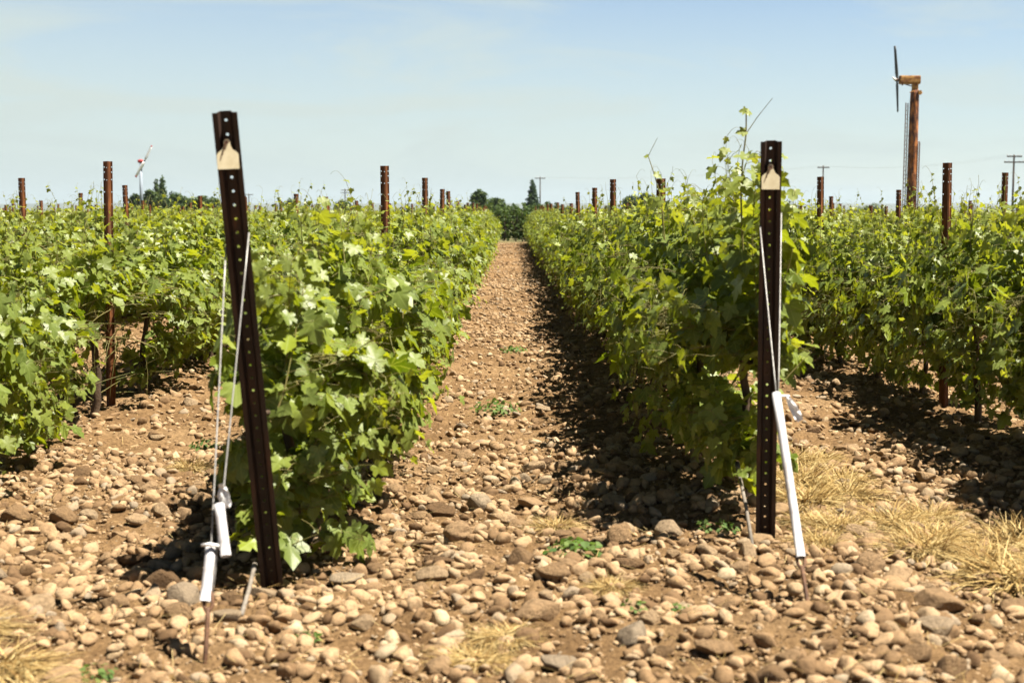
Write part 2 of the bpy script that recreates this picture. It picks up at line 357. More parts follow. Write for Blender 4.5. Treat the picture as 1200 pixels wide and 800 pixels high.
# the path's middle is finer than the edges and the headland
patch = np.sin(pts[:, 0]*3.1 + 1.3*np.sin(pts[:, 1]*1.7))*np.sin(pts[:, 1]*2.3 + pts[:, 0]*1.1) + .5*np.sin(pts[:, 0]*7 + pts[:, 1]*4.4)
keep = g.uniform(0, 1, len(pts)) < np.clip(.92 + .3*patch, .6, 1)*np.where(pts[:, 1] > 8.5, .95, 1.0)
keep |= (pts[:, 1] < 6.0) & (g.uniform(0, 1, len(pts)) < .55)
pts = pts[keep]
big_named = [  # x, y, radius, label, rz
    (.734, 4.86, .085, 'round reddish boulder in front of the right end post, largest stone near the frame bottom'),
    (.116, 5.42, .110, 'long pale grey flat stone lying in the stony headland between the two end posts'),
    (.105, 7.56, .088, 'smooth brown cobble with a dark left side on the path beside the long shadow'),
    (-1.31, 5.52, .075, 'tall brown cobble standing left of the white tube of the leaning post'),
    (.532, 6.10, .085, 'oval tan stone at the edge of the dark shadow before the right row'),
    (.521, 5.22, .062, 'egg shaped orange brown stone below the oval one at the shadow edge'),
    (1.683, 5.47, .11, 'broad pale grey stone right of the brown rod on the right'),
    (-1.58, 5.60, .085, 'flat brown stone with dark underside left of the tall cobble'),
    (-1.912, 7.20, .085, 'tan slab shaped stone in the gap left of the strings'),
    (2.037, 5.93, .085, 'grey brown stone beside the straw heap at the right edge'),
    (-.35, 5.95, .085, 'pale brown stone on the headland right of the leaning post foot')]
n_big = 300 - len(big_named)
bg_ = np.concatenate([scatter(240, -2.3, 2.3, 4.35, 8.5, .048, .098, g, 1.5), scatter(220, -3.2, 3.2, 6.0, 12, .052, .095, g, 1.5)])
bg_ = bg_[inview(bg_, .1)][:n_big]
def clear_of(P, r=.0):
    ok = np.ones(len(P), bool)
    for b in big_named: ok &= (P[:, 0]-b[0])**2 + (P[:, 1]-b[1])**2 > (b[2]*.9 + P[:, 2]*r)**2
    for q in ((-1.055, 4.807), (1.149, 5.307), (-1.014, 5.943), (1.233, 6.738)): ok &= (P[:, 0]-q[0])**2 + (P[:, 1]-q[1])**2 > (.05 + P[:, 2])**2
    return ok
bg_ = bg_[clear_of(bg_, .9)]
sel = [0]; 
for k in range(1, len(bg_)):
    if np.all((bg_[sel, 0]-bg_[k, 0])**2 + (bg_[sel, 1]-bg_[k, 1])**2 > (.75*(bg_[sel, 2] + bg_[k, 2]))**2): sel.append(k)
bg_ = bg_[sel]
pts = pts[clear_of(pts, .6)]
for k, b in enumerate(big_named):
    o = link('river_stone', hi_meshes[k], None, (b[0], b[1], float(gz(b[0], b[1])) + b[2]*.22), g.uniform(0, 6.28))
    o.scale = (b[2],)*3; o.rotation_euler = (g.uniform(-.2, .2), g.uniform(-.2, .2), [.3, .5, 1.2, 1.6, .2, .6, .4, .1, 2.7, .9, .3][k])
    tag(o, b[3], 'stone', 'river stones on the vineyard ground')
for k, (x, y, s) in enumerate(bg_):
    o = link('river_stone', hi_meshes[k % len(hi_meshes)], None, (x, y, float(gz(x, y)) + s*.20)); o.scale = (s,)*3
    o.rotation_euler = (g.uniform(-.35, .35), g.uniform(-.35, .35), g.uniform(0, 6.28))
    if x < -1.25: lb = 'brown river stone among many on the ground left of the leaning post'
    elif x > 1.3: lb = 'brown river stone among many on the ground right of the right end post'
    elif y > 7.0: lb = 'tan river stone among many along the stony path between the two middle rows'
    else: lb = 'tan river stone among many on the headland between the two end posts'
    tag(o, lb, 'stone', 'river stones on the vineyard ground')
def bake_stones(P, shapes, F, g, sink=.24):
    n = len(P); idx = g.integers(0, len(shapes), n); Rm = rotm(np.stack([g.uniform(-.5, .5, n), g.uniform(-.5, .5, n), g.uniform(0, 6.28, n)], 1))
    B = np.stack(shapes)[idx]                                            # n,v,3
    Vv = np.einsum('nij,nvj->nvi', Rm, B)*P[:, 2][:, None, None]
    z = gz(P[:, 0], P[:, 1]) + P[:, 2]*sink
    Vv += np.stack([P[:, 0], P[:, 1], z], 1)[:, None]
    nv = B.shape[1]; Ff = (np.arange(n)*nv)[:, None, None] + F[None]
    return Vv.reshape(-1, 3), Ff.reshape(-1, 3), np.repeat(g.uniform(0, 1, n), nv)
Vv, Ff, tn = bake_stones(pts, lo_shapes, F1, g)
me = mesh_np('gravel', Vv, tris=Ff, tint=tn); me.materials.append(M['gravel'])
tag(link('gravel', me), 'small tan and grey stones and pebbles strewn over the dry vineyard soil', 'gravel', kind='stuff')

# ------------------------------------------------------------------ vine leaves
half = np.array([(.09, -.10), (.27, -.17), (.43, -.02), (.38, .13), (.60, .24), (.62, .46), (.44, .45), (.27, .50), (.31, .69), (.15, .84)])
OUT = np.concatenate([[(0, .02)], half, [(0, 1.02)], half[::-1]*np.array([-1, 1])])
LV = np.concatenate([[(0, .34)], OUT]); NL = len(LV)
LT = np.array([(0, 1 + k, 1 + (k+1) % len(OUT)) for k in range(len(OUT))])[:, ::-1]
SLV = np.array([(0, .0), (.5, .05), (.42, .55), (0, 1.0), (-.42, .55), (-.5, .05)]); SLT = np.array([(0, 1, 2), (0, 2, 3), (0, 3, 4), (0, 4, 5)])
def leaves_np(P, nrm, tip, size, tint, g, simple_=False, curl=1.0):
    "P n,3 leaf bases; returns V, T, tint, uv"
    lv, lt = (SLV, SLT) if simple_ else (LV, LT)
    n = len(P); nrm = nrm/np.linalg.norm(nrm, axis=1, keepdims=True)
    tip = tip - nrm*np.sum(tip*nrm, 1, keepdims=True); tip /= np.linalg.norm(tip, axis=1, keepdims=True) + 1e-9
    side = np.cross(tip, nrm)
    x = lv[None, :, 0]*np.ones((n, 1)); y = lv[None, :, 1]*np.ones((n, 1))
    a = g.uniform(-.15, .75, (n, 1))*curl; b = g.uniform(-.25, .5, (n, 1))*curl; tw = g.normal(0, .18, (n, 1))*curl
    z = -a*y*y*.6 + b*np.abs(x)*.55 + tw*x*y + .05*np.sin(9*x + 7*y + g.uniform(0, 6, (n, 1)))
    x = x*(1 - .15*np.abs(b)); asp = g.uniform(.88, 1.15, (n, 1)); x = x*asp
    Vv = P[:, None] + size[:, None, None]*(x[..., None]*side[:, None] + y[..., None]*tip[:, None] + z[..., None]*nrm[:, None])
    nv = len(lv); T = (np.arange(n)*nv)[:, None, None] + lt[None]
    return Vv.reshape(-1, 3), T.reshape(-1, 3), np.repeat(tint, nv, axis=0), np.tile(lv, (n, 1))

def grow_vine(seed, n_up=17, n_side=17, n_low=6, n_tall=3, L_=1.43, top=1.5, front=0.0, simple_=False, thin=1.0, lean=0.0, tall_h=1.90, xmin=-9, xmax=9, ymin=-9, cut=None):
    g = np.random.default_rng(seed)
    paths, rads = [], []; P, Nn, T, Sz, Tn = [], [], [], [], []
    pet, petr = [], []
    def shoot(p, d, length, kind):
        p = np.array(p, float); d = np.array(d, float); d /= np.linalg.norm(d)
        step = .052; n = int(length/step); pts = [p.copy()]
        sgn = 1
        az = g.uniform(0, 6.28)
        for k in range(n):
            u = k/max(n, 1)
            if kind == 'up': d += np.array([g.normal(0, .06) - .10*d[0], g.normal(0, .06), .05])
            elif kind == 'tall': d += np.array([g.normal(0, .05), g.normal(0, .05), .02 - (.10*u if u > .6 else 0)])
            elif kind == 'side': d += np.array([g.normal(0, .07), g.normal(0, .07), -.105])
            else: d += np.array([g.normal(0, .09), g.normal(0, .09), -.045])
            d /= np.linalg.norm(d); p = p + d*step
            if p[2] < .10: p[2] = .10 + g.uniform(0, .03); d[2] = abs(d[2])*.2
            if abs(p[0]) > .50 and kind != 'tall': p[0] = np.sign(p[0])*.50 + g.normal(0, .05); d[0] *= .2
            if p[1] < ymin or p[0] < xmin - .05 or p[0] > xmax + .05: break
            pts.append(p.copy())
            m = 1 if kind == 'tall' else (1 + (g.uniform() < .95*thin) + (g.uniform() < .45*thin))
            for q in range(m):
                if g.uniform() > (.68 if kind == 'tall' else .97*thin): continue
                young = np.clip((u - .62)/.38, 0, 1) if kind in ('up', 'side') else (np.clip((u-.25)/.6, 0, 1) if kind == 'tall' else np.clip((u-.7)/.3, 0, 1)*.6)
                s = (g.normal(.116, .024) if q == 0 else g.normal(.084, .020))*(1 - .60*young)
                if kind == 'tall': s = g.uniform(.05, .105)*(1 - .62*u)
                s = max(s, .022)
                az += 2.6 + g.normal(0, .4); off = np.array([math.cos(az), math.sin(az)*.8, g.uniform(-.15, .45)])
                off *= g.uniform(.04, .12)*(1 - .6*young) if q == 0 else g.uniform(.06, .16)
                if kind == 'tall': off *= .35
                b = p + off
                if b[0] < xmin or b[0] > xmax or b[1] < ymin or (cut and cut(b)): continue
                if b[2] < .08: b[2] = .08 + g.uniform(0, .05)
                if kind in ('up',) and b[2] > top + .22: continue
                outx = np.clip(b[0]/.30, -1, 1)
                nn = np.array([outx*.85 + off[0]*3.0, off[1]*3.0 - front*.5, .58]) + g.normal(0, .56, 3)
                tt = np.array([outx*.35, 0, -.9]) + off*4 + g.normal(0, .35, 3)
                P.append(b); Nn.append(nn); T.append(tt); Sz.append(s); Tn.append((np.clip(g.normal(.45, .3), 0, 1), np.clip(young*.75 + (g.uniform() < .02)*.5, 0, 1), 0))
                pet.append(np.stack([p, (p + b)/2 + [0, 0, .01], b])); petr.append([.0016, .0014, .0012])
            sgn = -sgn
        if len(pts) < 2: return
        r0 = .0045 if kind != 'tall' else .0038
        paths.append(np.array(pts)); rads.append(np.linspace(r0, .0012, len(pts)))
    hl = L_/2
    for k in range(n_up):
        y = -hl + L_*(k + g.uniform(0, 1))/n_up
        shoot((g.normal(0, .05), y, g.normal(.74, .05)), (g.normal(0, .30) + lean, g.normal(0, .15), .9), g.uniform(.48, .95)*(top - .72)/.80, 'up')
    for k in range(n_side):
        y = -hl + L_*(k + g.uniform(0, 1))/n_side; sx = 1 if k % 2 else -1
        shoot((sx*.05, y, g.uniform(.62, .95)), (sx*g.uniform(.35, 1.0), g.normal(0, .35), g.uniform(.3, 1.1)), g.uniform(.55, 1.1), 'side')
    for k in range(n_low):
        y = g.uniform(-hl, hl)*.95 - front*hl*.35; sx = 1 if k % 2 else -1
        shoot((g.normal(0, .05), y, g.uniform(.06, .45)), (sx*g.uniform(.2, .9), g.normal(0, .4) - front*.3, g.uniform(.3, .9)), g.uniform(.3, .55), 'low')
    for k in range(n_tall):
        y = g.uniform(-hl, hl); zt = 1.52 + (tall_h - 1.52)*g.uniform(.05, 1.12)
        shoot((g.normal(0, .12), y, 1.25), (g.normal(0, .25), g.normal(0, .25), 1), zt - 1.25, 'tall')
        # curling tendril at the tip
        e = paths[-1][-1]; a = g.uniform(0, 6.28); r = np.linspace(0, 1, 7)
        td = np.stack([e[0] + math.cos(a)*r*.09, e[1] + math.sin(a)*r*.09, e[2] + .06*np.sin(r*2.4)], 1)
        paths.append(td); rads.append(np.linspace(.0013, .0007, 7))
    P, Nn, T, Sz, Tn = map(np.array, (P, Nn, T, Sz, Tn))
    # gaps: foliage hangs in clumps around the shoots, with dark hollows between them
    f = np.zeros(len(P))
    for _ in range(9):
        d = g.normal(size=3); d *= g.uniform(9, 26)/np.linalg.norm(d); f += np.sin(P @ d + g.uniform(0, 6.28))
    keepl = (f > -.75) | (np.abs(P[:, 0]) < .10) | (P[:, 2] > top - .05)
    P, Nn, T, Sz, Tn = P[keepl], Nn[keepl], T[keepl], Sz[keepl], Tn[keepl]
    fol = leaves_np(P, Nn, T, Sz, Tn, g, simple_)
    return fol, paths + pet, rads + petr
def vine_meshes(seed, **kw):
    (Vv, T, tn, uv), paths, rads = grow_vine(seed, **kw)
    fm = mesh_np('foliage', Vv, tris=T, tint=tn, uv=uv); fm.materials.append(M['leaf'])
    cv, cq = tubes_np(paths, rads, 4); cm = mesh_np('canes', cv, quads=cq); cm.materials.append(M['cane'])
    g = np.random.default_rng(seed + 500)
    hl = kw.get('L_', 1.43)/2
    tp = [np.array([[g.normal(0, .012) + .02*math.sin(z*6), g.normal(0, .012), z] for z in np.linspace(-.08, .74, 9)])]
    tr = [np.linspace(.030, .021, 9)*g.uniform(.85, 1.15)]
    for s in (-1, 1):
        tp.append(np.array([[g.normal(0, .008), s*hl*.93*u, .735 + g.normal(0, .008) - .03*math.exp(-u*9)] for u in np.linspace(0, 1, 9)])); tr.append(np.linspace(.019, .011, 9))
    tv, tq = tubes_np(tp, tr, 7); tm = mesh_np('trunk', tv, quads=tq); tm.materials.append(M['bark'])
    return fm, cm, tm
variants = [vine_meshes(100 + k, n_up=19 + k % 3, n_side=23 + (k*2) % 4, n_low=[14, 17, 13, 19, 15, 12, 17, 13, 16, 14][k], n_tall=[6, 8, 5, 9, 7, 8, 6, 5, 8, 7][k],
                        top=1.43 + .035*(k % 4)) for k in range(10)]
far_variants = [vine_meshes(300 + k, n_up=17, n_side=18, n_low=12, n_tall=5, top=1.42 + .03*(k % 3), tall_h=1.7) for k in range(6)]
front_left = vine_meshes(900, n_up=21, n_side=28, n_low=52, n_tall=1, top=1.36, front=.6, tall_h=1.64, xmin=-.25, ymin=-.58)
second_left = vine_meshes(901, n_up=20, n_side=26, n_low=26, n_tall=8, top=1.45, tall_h=1.76, xmin=-.34)
front_right = vine_meshes(902, n_up=21, n_side=27, n_low=24, n_tall=6, top=1.66, xmax=.17, ymin=-.66, front=.3, lean=-.08, tall_h=1.92)
gap_a = vine_meshes(904, n_up=21, n_side=24, n_low=14, n_tall=4, top=1.48, cut=lambda b: b[2] < 1.02 and b[0] > -.10)
gap_b = vine_meshes(905, n_up=20, n_side=24, n_low=16, n_tall=4, top=1.48, cut=lambda b: b[2] < 1.02 and b[0] > .18 and b[1] > -.35)
low_right = vine_meshes(906, n_up=20, n_side=26, n_low=36, n_tall=6, top=1.46)
second_right = vine_meshes(903, n_up=22, n_side=26, n_low=20, n_tall=10, top=1.58, xmax=.22, tall_h=1.92)
def place_vine(meshes, x, y, rz, label, group):
    r = link('grapevine', None, None, (x, y, float(gz(x, y))), rz); tag(r, label, 'grapevine', group); r.empty_display_size = .2
    link('foliage', meshes[0], r); link('canes', meshes[1], r); link('trunk', meshes[2], r)
    return r
gv = np.random.default_rng(77)
STEP = 1.433
row_start = {}
def first_y(x):   # first vine centre: row starts at the headland, else where it enters the frame
    return max(6.62 if x < 0 else 7.45, 0)
slots = []
for ri, rows in enumerate((ROWS_L, ROWS_R)):
    for k, x in enumerate(rows):
        y = first_y(x)
        while y < ROW_END:
            if abs(x) < y*.362 + .9: slots.append((ri, k, x, y))
            y += STEP
side_nm = ('left', 'right')
ordinal = ['second', 'third', 'fourth']
near = [s for s in slots if s[1] < 3]
fourth = sorted([s for s in slots if s[1] == 3], key=lambda s: s[3])[:300 - len(near)]
indiv = near + fourth
counts = {}
vines = {}
for ri, k, x, y in indiv:
    c = counts.get((ri, k), 0); counts[(ri, k)] = c + 1
    sd_ = side_nm[ri]
    grp = f'vines in the {["first", "second", "third", "fourth"][k]} row {sd_} of the path'
    if k == 0 and c == 0:
        lb = ('bushy grapevine reaching the ground right behind the leaning left end post', 'tall shaded grapevine right behind the upright right end post')[ri]
        ms = (front_left, front_right)[ri]
    elif k == 0 and c == 1:
        lb = ('second grapevine from the leaning end post, shoots sprawling over the path', 'second grapevine from the right end post, with long shoots against the sky')[ri]
        ms = (second_left, second_right)[ri]
    elif k == 0 and c == 2: lb = f'third grapevine from the end post in the row just {sd_} of the path'; ms = variants[int(gv.integers(10))]
    elif k == 1 and c == 0:
        lb = ('big sunlit grapevine cut by the left edge of the frame', 'big dark grapevine cut by the right edge of the frame')[ri]; ms = (variants[3], low_right)[ri]
    elif k == 1 and c == 1:
        lb = ('grapevine just left of the rusty post standing in the open at left', 'shaded grapevine in front of the nearest rusty post of the second right row')[ri]; ms = (variants[1], low_right)[ri]
    else:
        ms = (variants if y < 30 else far_variants)[int(gv.integers(10 if y < 30 else 6))]
        if k == 0: lb = f'leafy green grapevine deep in the first row {sd_} of the path, beyond its third vine'
        elif k == 1: lb = f'leafy green grapevine further along the second row {sd_} of the path'
        else: lb = f'green grapevine in the {ordinal[k-1]} row {sd_} of the path, mostly hidden behind nearer rows'
    rz = gv.choice([0, math.pi]) if c > 1 or k > 0 else 0.0
    if (ri, k) == (0, 1) and abs(y - 10.92) < .3: ms, rz = gap_a, 0.0
    if (ri, k) == (0, 1) and abs(y - 9.49) < .3: ms, rz = gap_b, 0.0
    vines[(ri, k, c)] = place_vine(ms, x + gv.normal(0, .03), y, float(rz + gv.normal(0, .02)), lb, grp)
    s_ = gv.uniform(.90, 1.03) if c > 1 or k > 1 else 1.0
    vines[(ri, k, c)].scale = ((gv.uniform(.9, 1.1) if c > 1 else 1)*(.9 if ri else 1), 1, s_)
# the rest of the vineyard: far rows as one mass
rest = [s for s in slots if s not in set(indiv)]
base_f = []
for k in range(5):
    (Vv, T, tn, uv), _, _ = grow_vine(700 + k, n_up=15, n_side=9, n_low=2, n_tall=1, simple_=True, thin=.8, top=1.42 + .03*(k % 3), tall_h=1.66); base_f.append((Vv, T, tn, uv))
AV, AT, AN, AU = [], [], [], []; b = 0
for (ri, k, x, y) in rest:
    Vv, T, tn, uv = base_f[int(gv.integers(5))]
    sgn = gv.choice([-1, 1]); Vw = Vv*np.array([sgn*1.0, sgn*1.0, gv.uniform(.93, 1.05)]) + np.array([x, y, float(gz(x, y))])
    AV.append(Vw); AT.append(T + b); AN.append(tn); AU.append(uv); b += len(Vv)
me = mesh_np('far_vines', np.concatenate(AV), tris=np.concatenate(AT), tint=np.concatenate(AN), uv=np.concatenate(AU)); me.materials.append(M['leaf'])
tag(link('far_vine_foliage', me), 'mass of far vineyard rows whose leafy tops reach the horizon on both sides', 'vines', kind='stuff')

# the tall bare cane with pale leaves beside the right end post (part of the first right vine)
def world_cane(parent, paths, rads, lf):
    off = np.array(parent.location); cv, cq = tubes_np([np.array(p) - off for p in paths], rads, 5); me = mesh_np('tall_cane', cv, quads=cq); me.materials.append(M['cane'])
    o = link('tall_cane', me, parent)
    P = np.array([l[0] for l in lf]) - off; Nn = np.array([l[1] for l in lf], float); T = np.array([l[2] for l in lf], float); Sz = np.array([l[3] for l in lf]); Tn = np.array([(.6, l[4], 0) for l in lf])
    Vv, Tt, tn, uv = leaves_np(P, Nn, T, Sz, Tn, np.random.default_rng(1)); me = mesh_np('cane_leaves', Vv, tris=Tt, tint=tn, uv=uv); me.materials.append(M['leaf'])
    link('cane_leaves', me, o)
def bend(pts, n=9):
    pts = np.array(pts, float); t = np.linspace(0, len(pts)-1, n)
    return np.stack([np.interp(t, np.arange(len(pts)), pts[:, k]) for k in range(3)], 1)
pr = vines[(1, 0, 0)]; pr.rotation_euler = (0, 0, 0); pr.scale = (1, 1, 1)
yc = 7.1
world_cane(pr, [bend([(1.165, yc, 1.35), (1.150, yc, 1.62), (1.155, yc, 1.80), (1.172, yc, 1.94), (1.170, yc, 2.05)], 12), bend([(1.172, yc, 1.94), (1.225, yc, 2.02), (1.29, yc - .05, 2.11)], 7)],
           [np.linspace(.0055, .0035, 12), np.linspace(.0025, .0012, 7)],
           [((1.170, yc, 2.05), (-.2, -.8, .5), (-1, 0, .25), .038, .95), ((1.172, yc, 2.045), (.2, -.8, .5), (1, 0, .1), .036, .95), ((1.170, yc, 1.95), (-.1, -.8, .6), (-1, 0, -.15), .055, .9),
            ((1.155, yc, 1.76), (.3, -.5, .6), (-1, -.2, .2), .05, .6), ((1.19, yc-.05, 1.76), (.3, -.6, .5), (.8, -.2, -.6), .11, .2), ((1.15, yc, 1.70), (.1, -.7, .5), (.5, -.3, -.9), .09, .3)])
world_cane(pr, [bend([(.86, 7.9, 1.40), (.84, 7.9, 1.62), (.80, 7.9, 1.76), (.765, 7.9, 1.86)], 8), bend([(.765, 7.9, 1.86), (.80, 7.9, 1.93), (.815, 7.9, 1.96)], 5)],
           [np.linspace(.0045, .0022, 8), np.linspace(.0018, .001, 5)],
           [((.80, 7.9, 1.76), (.2, -.6, .5), (.8, 0, -.3), .05, .5), ((.84, 7.9, 1.62), (-.3, -.5, .6), (-.9, 0, -.4), .08, .5), ((.765, 7.9, 1.86), (-.3, -.5, .6), (-.9, 0, .3), .03, .8)])

# ------------------------------------------------------------------ posts
def channel_mesh(name, H, m, open_front, hole_step, paired=False, w=.094, depth=.034):
    """U-channel post as sheet steel of 3.5 mm: web with round holes, sloping walls, flanges. Web towards +y when open to the front."""
    s = 1 if open_front else -1
    web, fl = (w*.40, w*.19) if open_front else (w*.15, w*.20)
    mb = MB(); th = .0035
    # profile points from left flange to right flange (x, y)
    prof = [(-w/2, 0), (-w/2 + fl, 0), (-web/2, s*depth), (web/2, s*depth), (w/2 - fl, 0), (w/2, 0)]
    def strip(a, b, holes):
        ax, ay = a; bx, by = b; d = Vector((bx-ax, by-ay, 0)); ln = d.length; d.normalize(); nrm = Vector((-d.y, d.x, 0))
        def P(u, z, k): return Vector((ax, ay, 0)) + d*u + Vector((0, 0, z)) + nrm*(th/2 if k else -th/2)
        zs = sorted(holes); r = min(ln*(.36 if paired else .27), .0060)
        z = 0.0
        def slab(u0, u1, z0, z1):
            vs = [P(u0, z0, 0), P(u1, z0, 0), P(u1, z1, 0), P(u0, z1, 0), P(u0, z0, 1), P(u1, z0, 1), P(u1, z1, 1), P(u0, z1, 1)]
            mb.add(vs, [(0, 1, 2, 3), (7, 6, 5, 4), (0, 3, 7, 4), (1, 5, 6, 2)])
        for hz in zs:
            z0, z1 = hz - ln/2, hz + ln/2
            if z0 < z: continue
            if z0 > z: slab(0, ln, z, z0)
            c = ln/2; sq = []
            for q in range(8):
                a_ = math.pi/8 + q*math.pi/4
                cx, cz = math.cos(a_), math.sin(a_); k = 1/max(abs(cx), abs(cz)); sq.append((c + cx*k*ln/2, hz + cz*k*ln/2))
            # octagon hole to the square's border
            corners = [(ln, z1), (0, z1), (0, z0), (ln, z0)]
            inner = [(c + math.cos(math.pi/8 + q*math.pi/4)*r, hz + math.sin(math.pi/8 + q*math.pi/4)*r) for q in range(8)]
            for k in (0, 1):
                I = [P(u, v, k) for u, v in inner]; S_ = [P(u, v, k) for u, v in sq]; Cn = [P(u, v, k) for u, v in corners]
                vs = I + S_ + Cn; fs = []
                for q in range(8):
                    q2 = (q+1) % 8
                    if q % 2 == 0: fs.append((q, 8+q, 16+q//2, 8+q2, q2))
                    else: fs.append((q, 8+q, 8+q2, q2))
                if not k: fs = [f[::-1] for f in fs]
                mb.add(vs, fs)
            mb.add([P(u, v, 0) for u, v in inner] + [P(u, v, 1) for u, v in inner], [(q, (q+1) % 8, 8+(q+1) % 8, 8+q) for q in range(8)])
            z = z1
        slab(0, ln, z, H)
        mb.add([P(0, H, 0), P(ln, H, 0), P(ln, H, 1), P(0, H, 1)], [(0, 1, 2, 3)])
    for k in range(5):
        if paired: hs = [H - .045 - q*hole_step for q in range(7)] + [H - .085] if k in (0, 4) else ([H - .05, H-.05-hole_step] if k == 2 else [])
        else: hs = [H - .035 - q*hole_step for q in range(int((H - .1)/hole_step))] if k == 2 else []
        strip(prof[k], prof[k+1], hs)
    return mb.mesh(name, m)
def tag_mesh(flip=False):
    "ear tag plate with neck, 3 mm thick"
    out_ = [(-.041, -.066), (.041, -.066), (.041, -.012), (.036, -.004), (.020, .008), (.012, .024), (.012, .038), (.006, .046), (-.006, .046), (-.012, .038), (-.012, .024), (-.020, .008), (-.036, -.004), (-.041, -.012)]
    n = len(out_); vs = [(x, -.0015, z) for x, z in out_] + [(x, .0015, z) for x, z in out_]
    return MB().add(vs, [tuple(range(n)), tuple(range(2*n-1, n-1, -1))] + [(k, n+k, n+(k+1) % n, (k+1) % n) for k in range(n)]).mesh('tag', M['tag'])
def end_post(base, top, label, seed, rz):
    base = Vector(base); top = Vector(top); H = (top - base).length + .25
    d = (top - base).normalized(); low = base - d*.25
    r = link('steel_end_post', None, None, low); r.rotation_mode = 'QUATERNION'
    z = d; y = Vector((math.sin(rz), math.cos(rz), 0)); y = (y - z*y.dot(z)).normalized(); x = y.cross(z)
    r.rotation_quaternion = Matrix((x, y, z)).transposed().to_quaternion()
    tag(r, label, 'post', 'steel end posts')
    ch = channel_mesh('channel', H, M['dark_rust'], True, .0555); link('channel', ch, r)
    tz = H - .145
    tg = link('tag', tag_mesh(), r, (-.002, -.018, tz)); tg.rotation_euler = (R(-13), R(3), R(9))
    b = MB(); b.tube([(-.002, -.006, .034), (-.002, .046, .034)], .0075, 10); link('button', b.mesh('button', M['rod']), tg)
    w = MB(); w.tube([(-.004, -.0045, .034), (-.010, -.006, .018), (-.018, -.005, -.004), (-.021, -.004, -.016)], [.0028, .0024, .0024, .0018], 6); link('tie_wire', w.mesh('tie_wire', M['rod']), tg)
    return r
PL_B, PL_T = Vector((-1.014, 5.943, 0)), Vector((-1.073, 5.414, 1.928))
PR_B, PR_T = Vector((1.233, 6.738, 0)), Vector((1.167, 6.389, 1.867))
end_post(PL_B, PL_T, 'dark rusty leaning end post with cream tag, left of the path', 1, R(-6))
end_post(PR_B, PR_T, 'dark rusty upright end post with cream tag, right of the path', 2, R(6))
line_proto = {}
def post_mesh(H):
    k = round(H, 2)
    if k not in line_proto: line_proto[k] = channel_mesh('post', k, M['rust'], False, .098, paired=True, w=.074, depth=.030)
    return line_proto[k]
gp = np.random.default_rng(9)
known = {(0, 0): {12.2: 1.94, 17.9: 1.965, 21.9: 1.89, 25.6: 1.91, 29.0: 1.76}, (1, 0): {11.6: 1.82, 16.9: 1.925, 20.6: 1.89, 24.5: 1.88, 28.9: 1.71},
         (0, 1): {11.36: 1.95, 17.2: 1.74, 21.2: 1.815, 25.5: 1.81, 29.8: 1.77}, (1, 1): {11.1: 1.93, 15.6: 1.935, 19.9: 1.75, 24.2: 1.76},
         (0, 2): {15.8: 1.92, 20.2: 1.92, 24.8: 1.82, 29.2: 1.84}, (1, 2): {16.2: 1.99, 20.5: 1.86, 24.8: 1.81}, (0, 3): {25.0: 1.875, 29.3: 1.775, 33.6: 1.755}, (1, 3): {29.5: 1.65}, (0, 4): {29.5: 1.775}, (0, 5): {34.2: 1.81}}
post_labels = {(0, 1, 11.36): 'rusty steel post standing free at the left with its lower part bare', (0, 0, 12.2): 'tallest rusty post rising from the row just left of the path',
    (1, 0, 11.6): 'short dark rusty post sticking out behind the shoots of the right row', (1, 0, 16.9): 'rusty post with bright holes rising over the right row beside its darker neighbour',
    (1, 1, 11.1): 'rusty post right of the tall wind machine, nearest in the second right row', (1, 1, 15.6): 'rusty post just right of the right end post, below the small utility pole',
    (1, 2, 16.2): 'orange rusty post next to the dark utility pole at the right edge', (0, 2, 15.8): 'rusty post rising above the vines near the left edge of the frame',
    (0, 2, 20.2): 'thin rusty post just left of the small white wind machine', (1, 2, 20.5): 'rusty post standing just left of the rusty tower foot',
    (0, 0, 17.9): 'second rusty post of the row left of the path, counted from the tallest', (0, 3, 25.0): 'short red brown post top between the left edge and the free standing post',
    (0, 1, 21.2): 'rusty post top rising from the vines right of the leaning end post'}
for ri, rows in enumerate((ROWS_L, ROWS_R)):
    for k, x in enumerate(rows):
        kn = known.get((ri, k), {})
        lst = list(kn.items()); y = (max(kn) if kn else 7.0 + gp.uniform(0, 4)) + (4.3 if kn else 0)
        while y < ROW_END: lst.append((y + gp.normal(0, .12), round(float(gp.uniform(1.66, 1.80)), 2))); y += 4.3
        for (y, h) in lst:
            if abs(x) > y*.362 + .2: continue
            key = (ri, k, y)
            o = link('steel_line_post', post_mesh(h + .3), None, (x + (0 if y in kn else gp.normal(0, .03)) - (.138 if (ri, k) == (0, 1) and y < 12 else 0)*0, y, -.3), float(gp.normal(0, .09)))
            o.rotation_euler = (float(gp.normal(0, .010)), float(gp.normal(0, .012)), float(gp.normal(0, .09)))
            nth = ['first', 'second', 'third', 'fourth', 'fifth', 'sixth', 'seventh', 'eighth', 'ninth', 'tenth', 'eleventh'][k]
            lb = post_labels.get(key, f'rusty steel post among the rest in the {nth} vine row {side_nm[ri]} of the path')
            tag(o, lb, 'post', f'steel posts along the vine rows {side_nm[ri]} of the path')

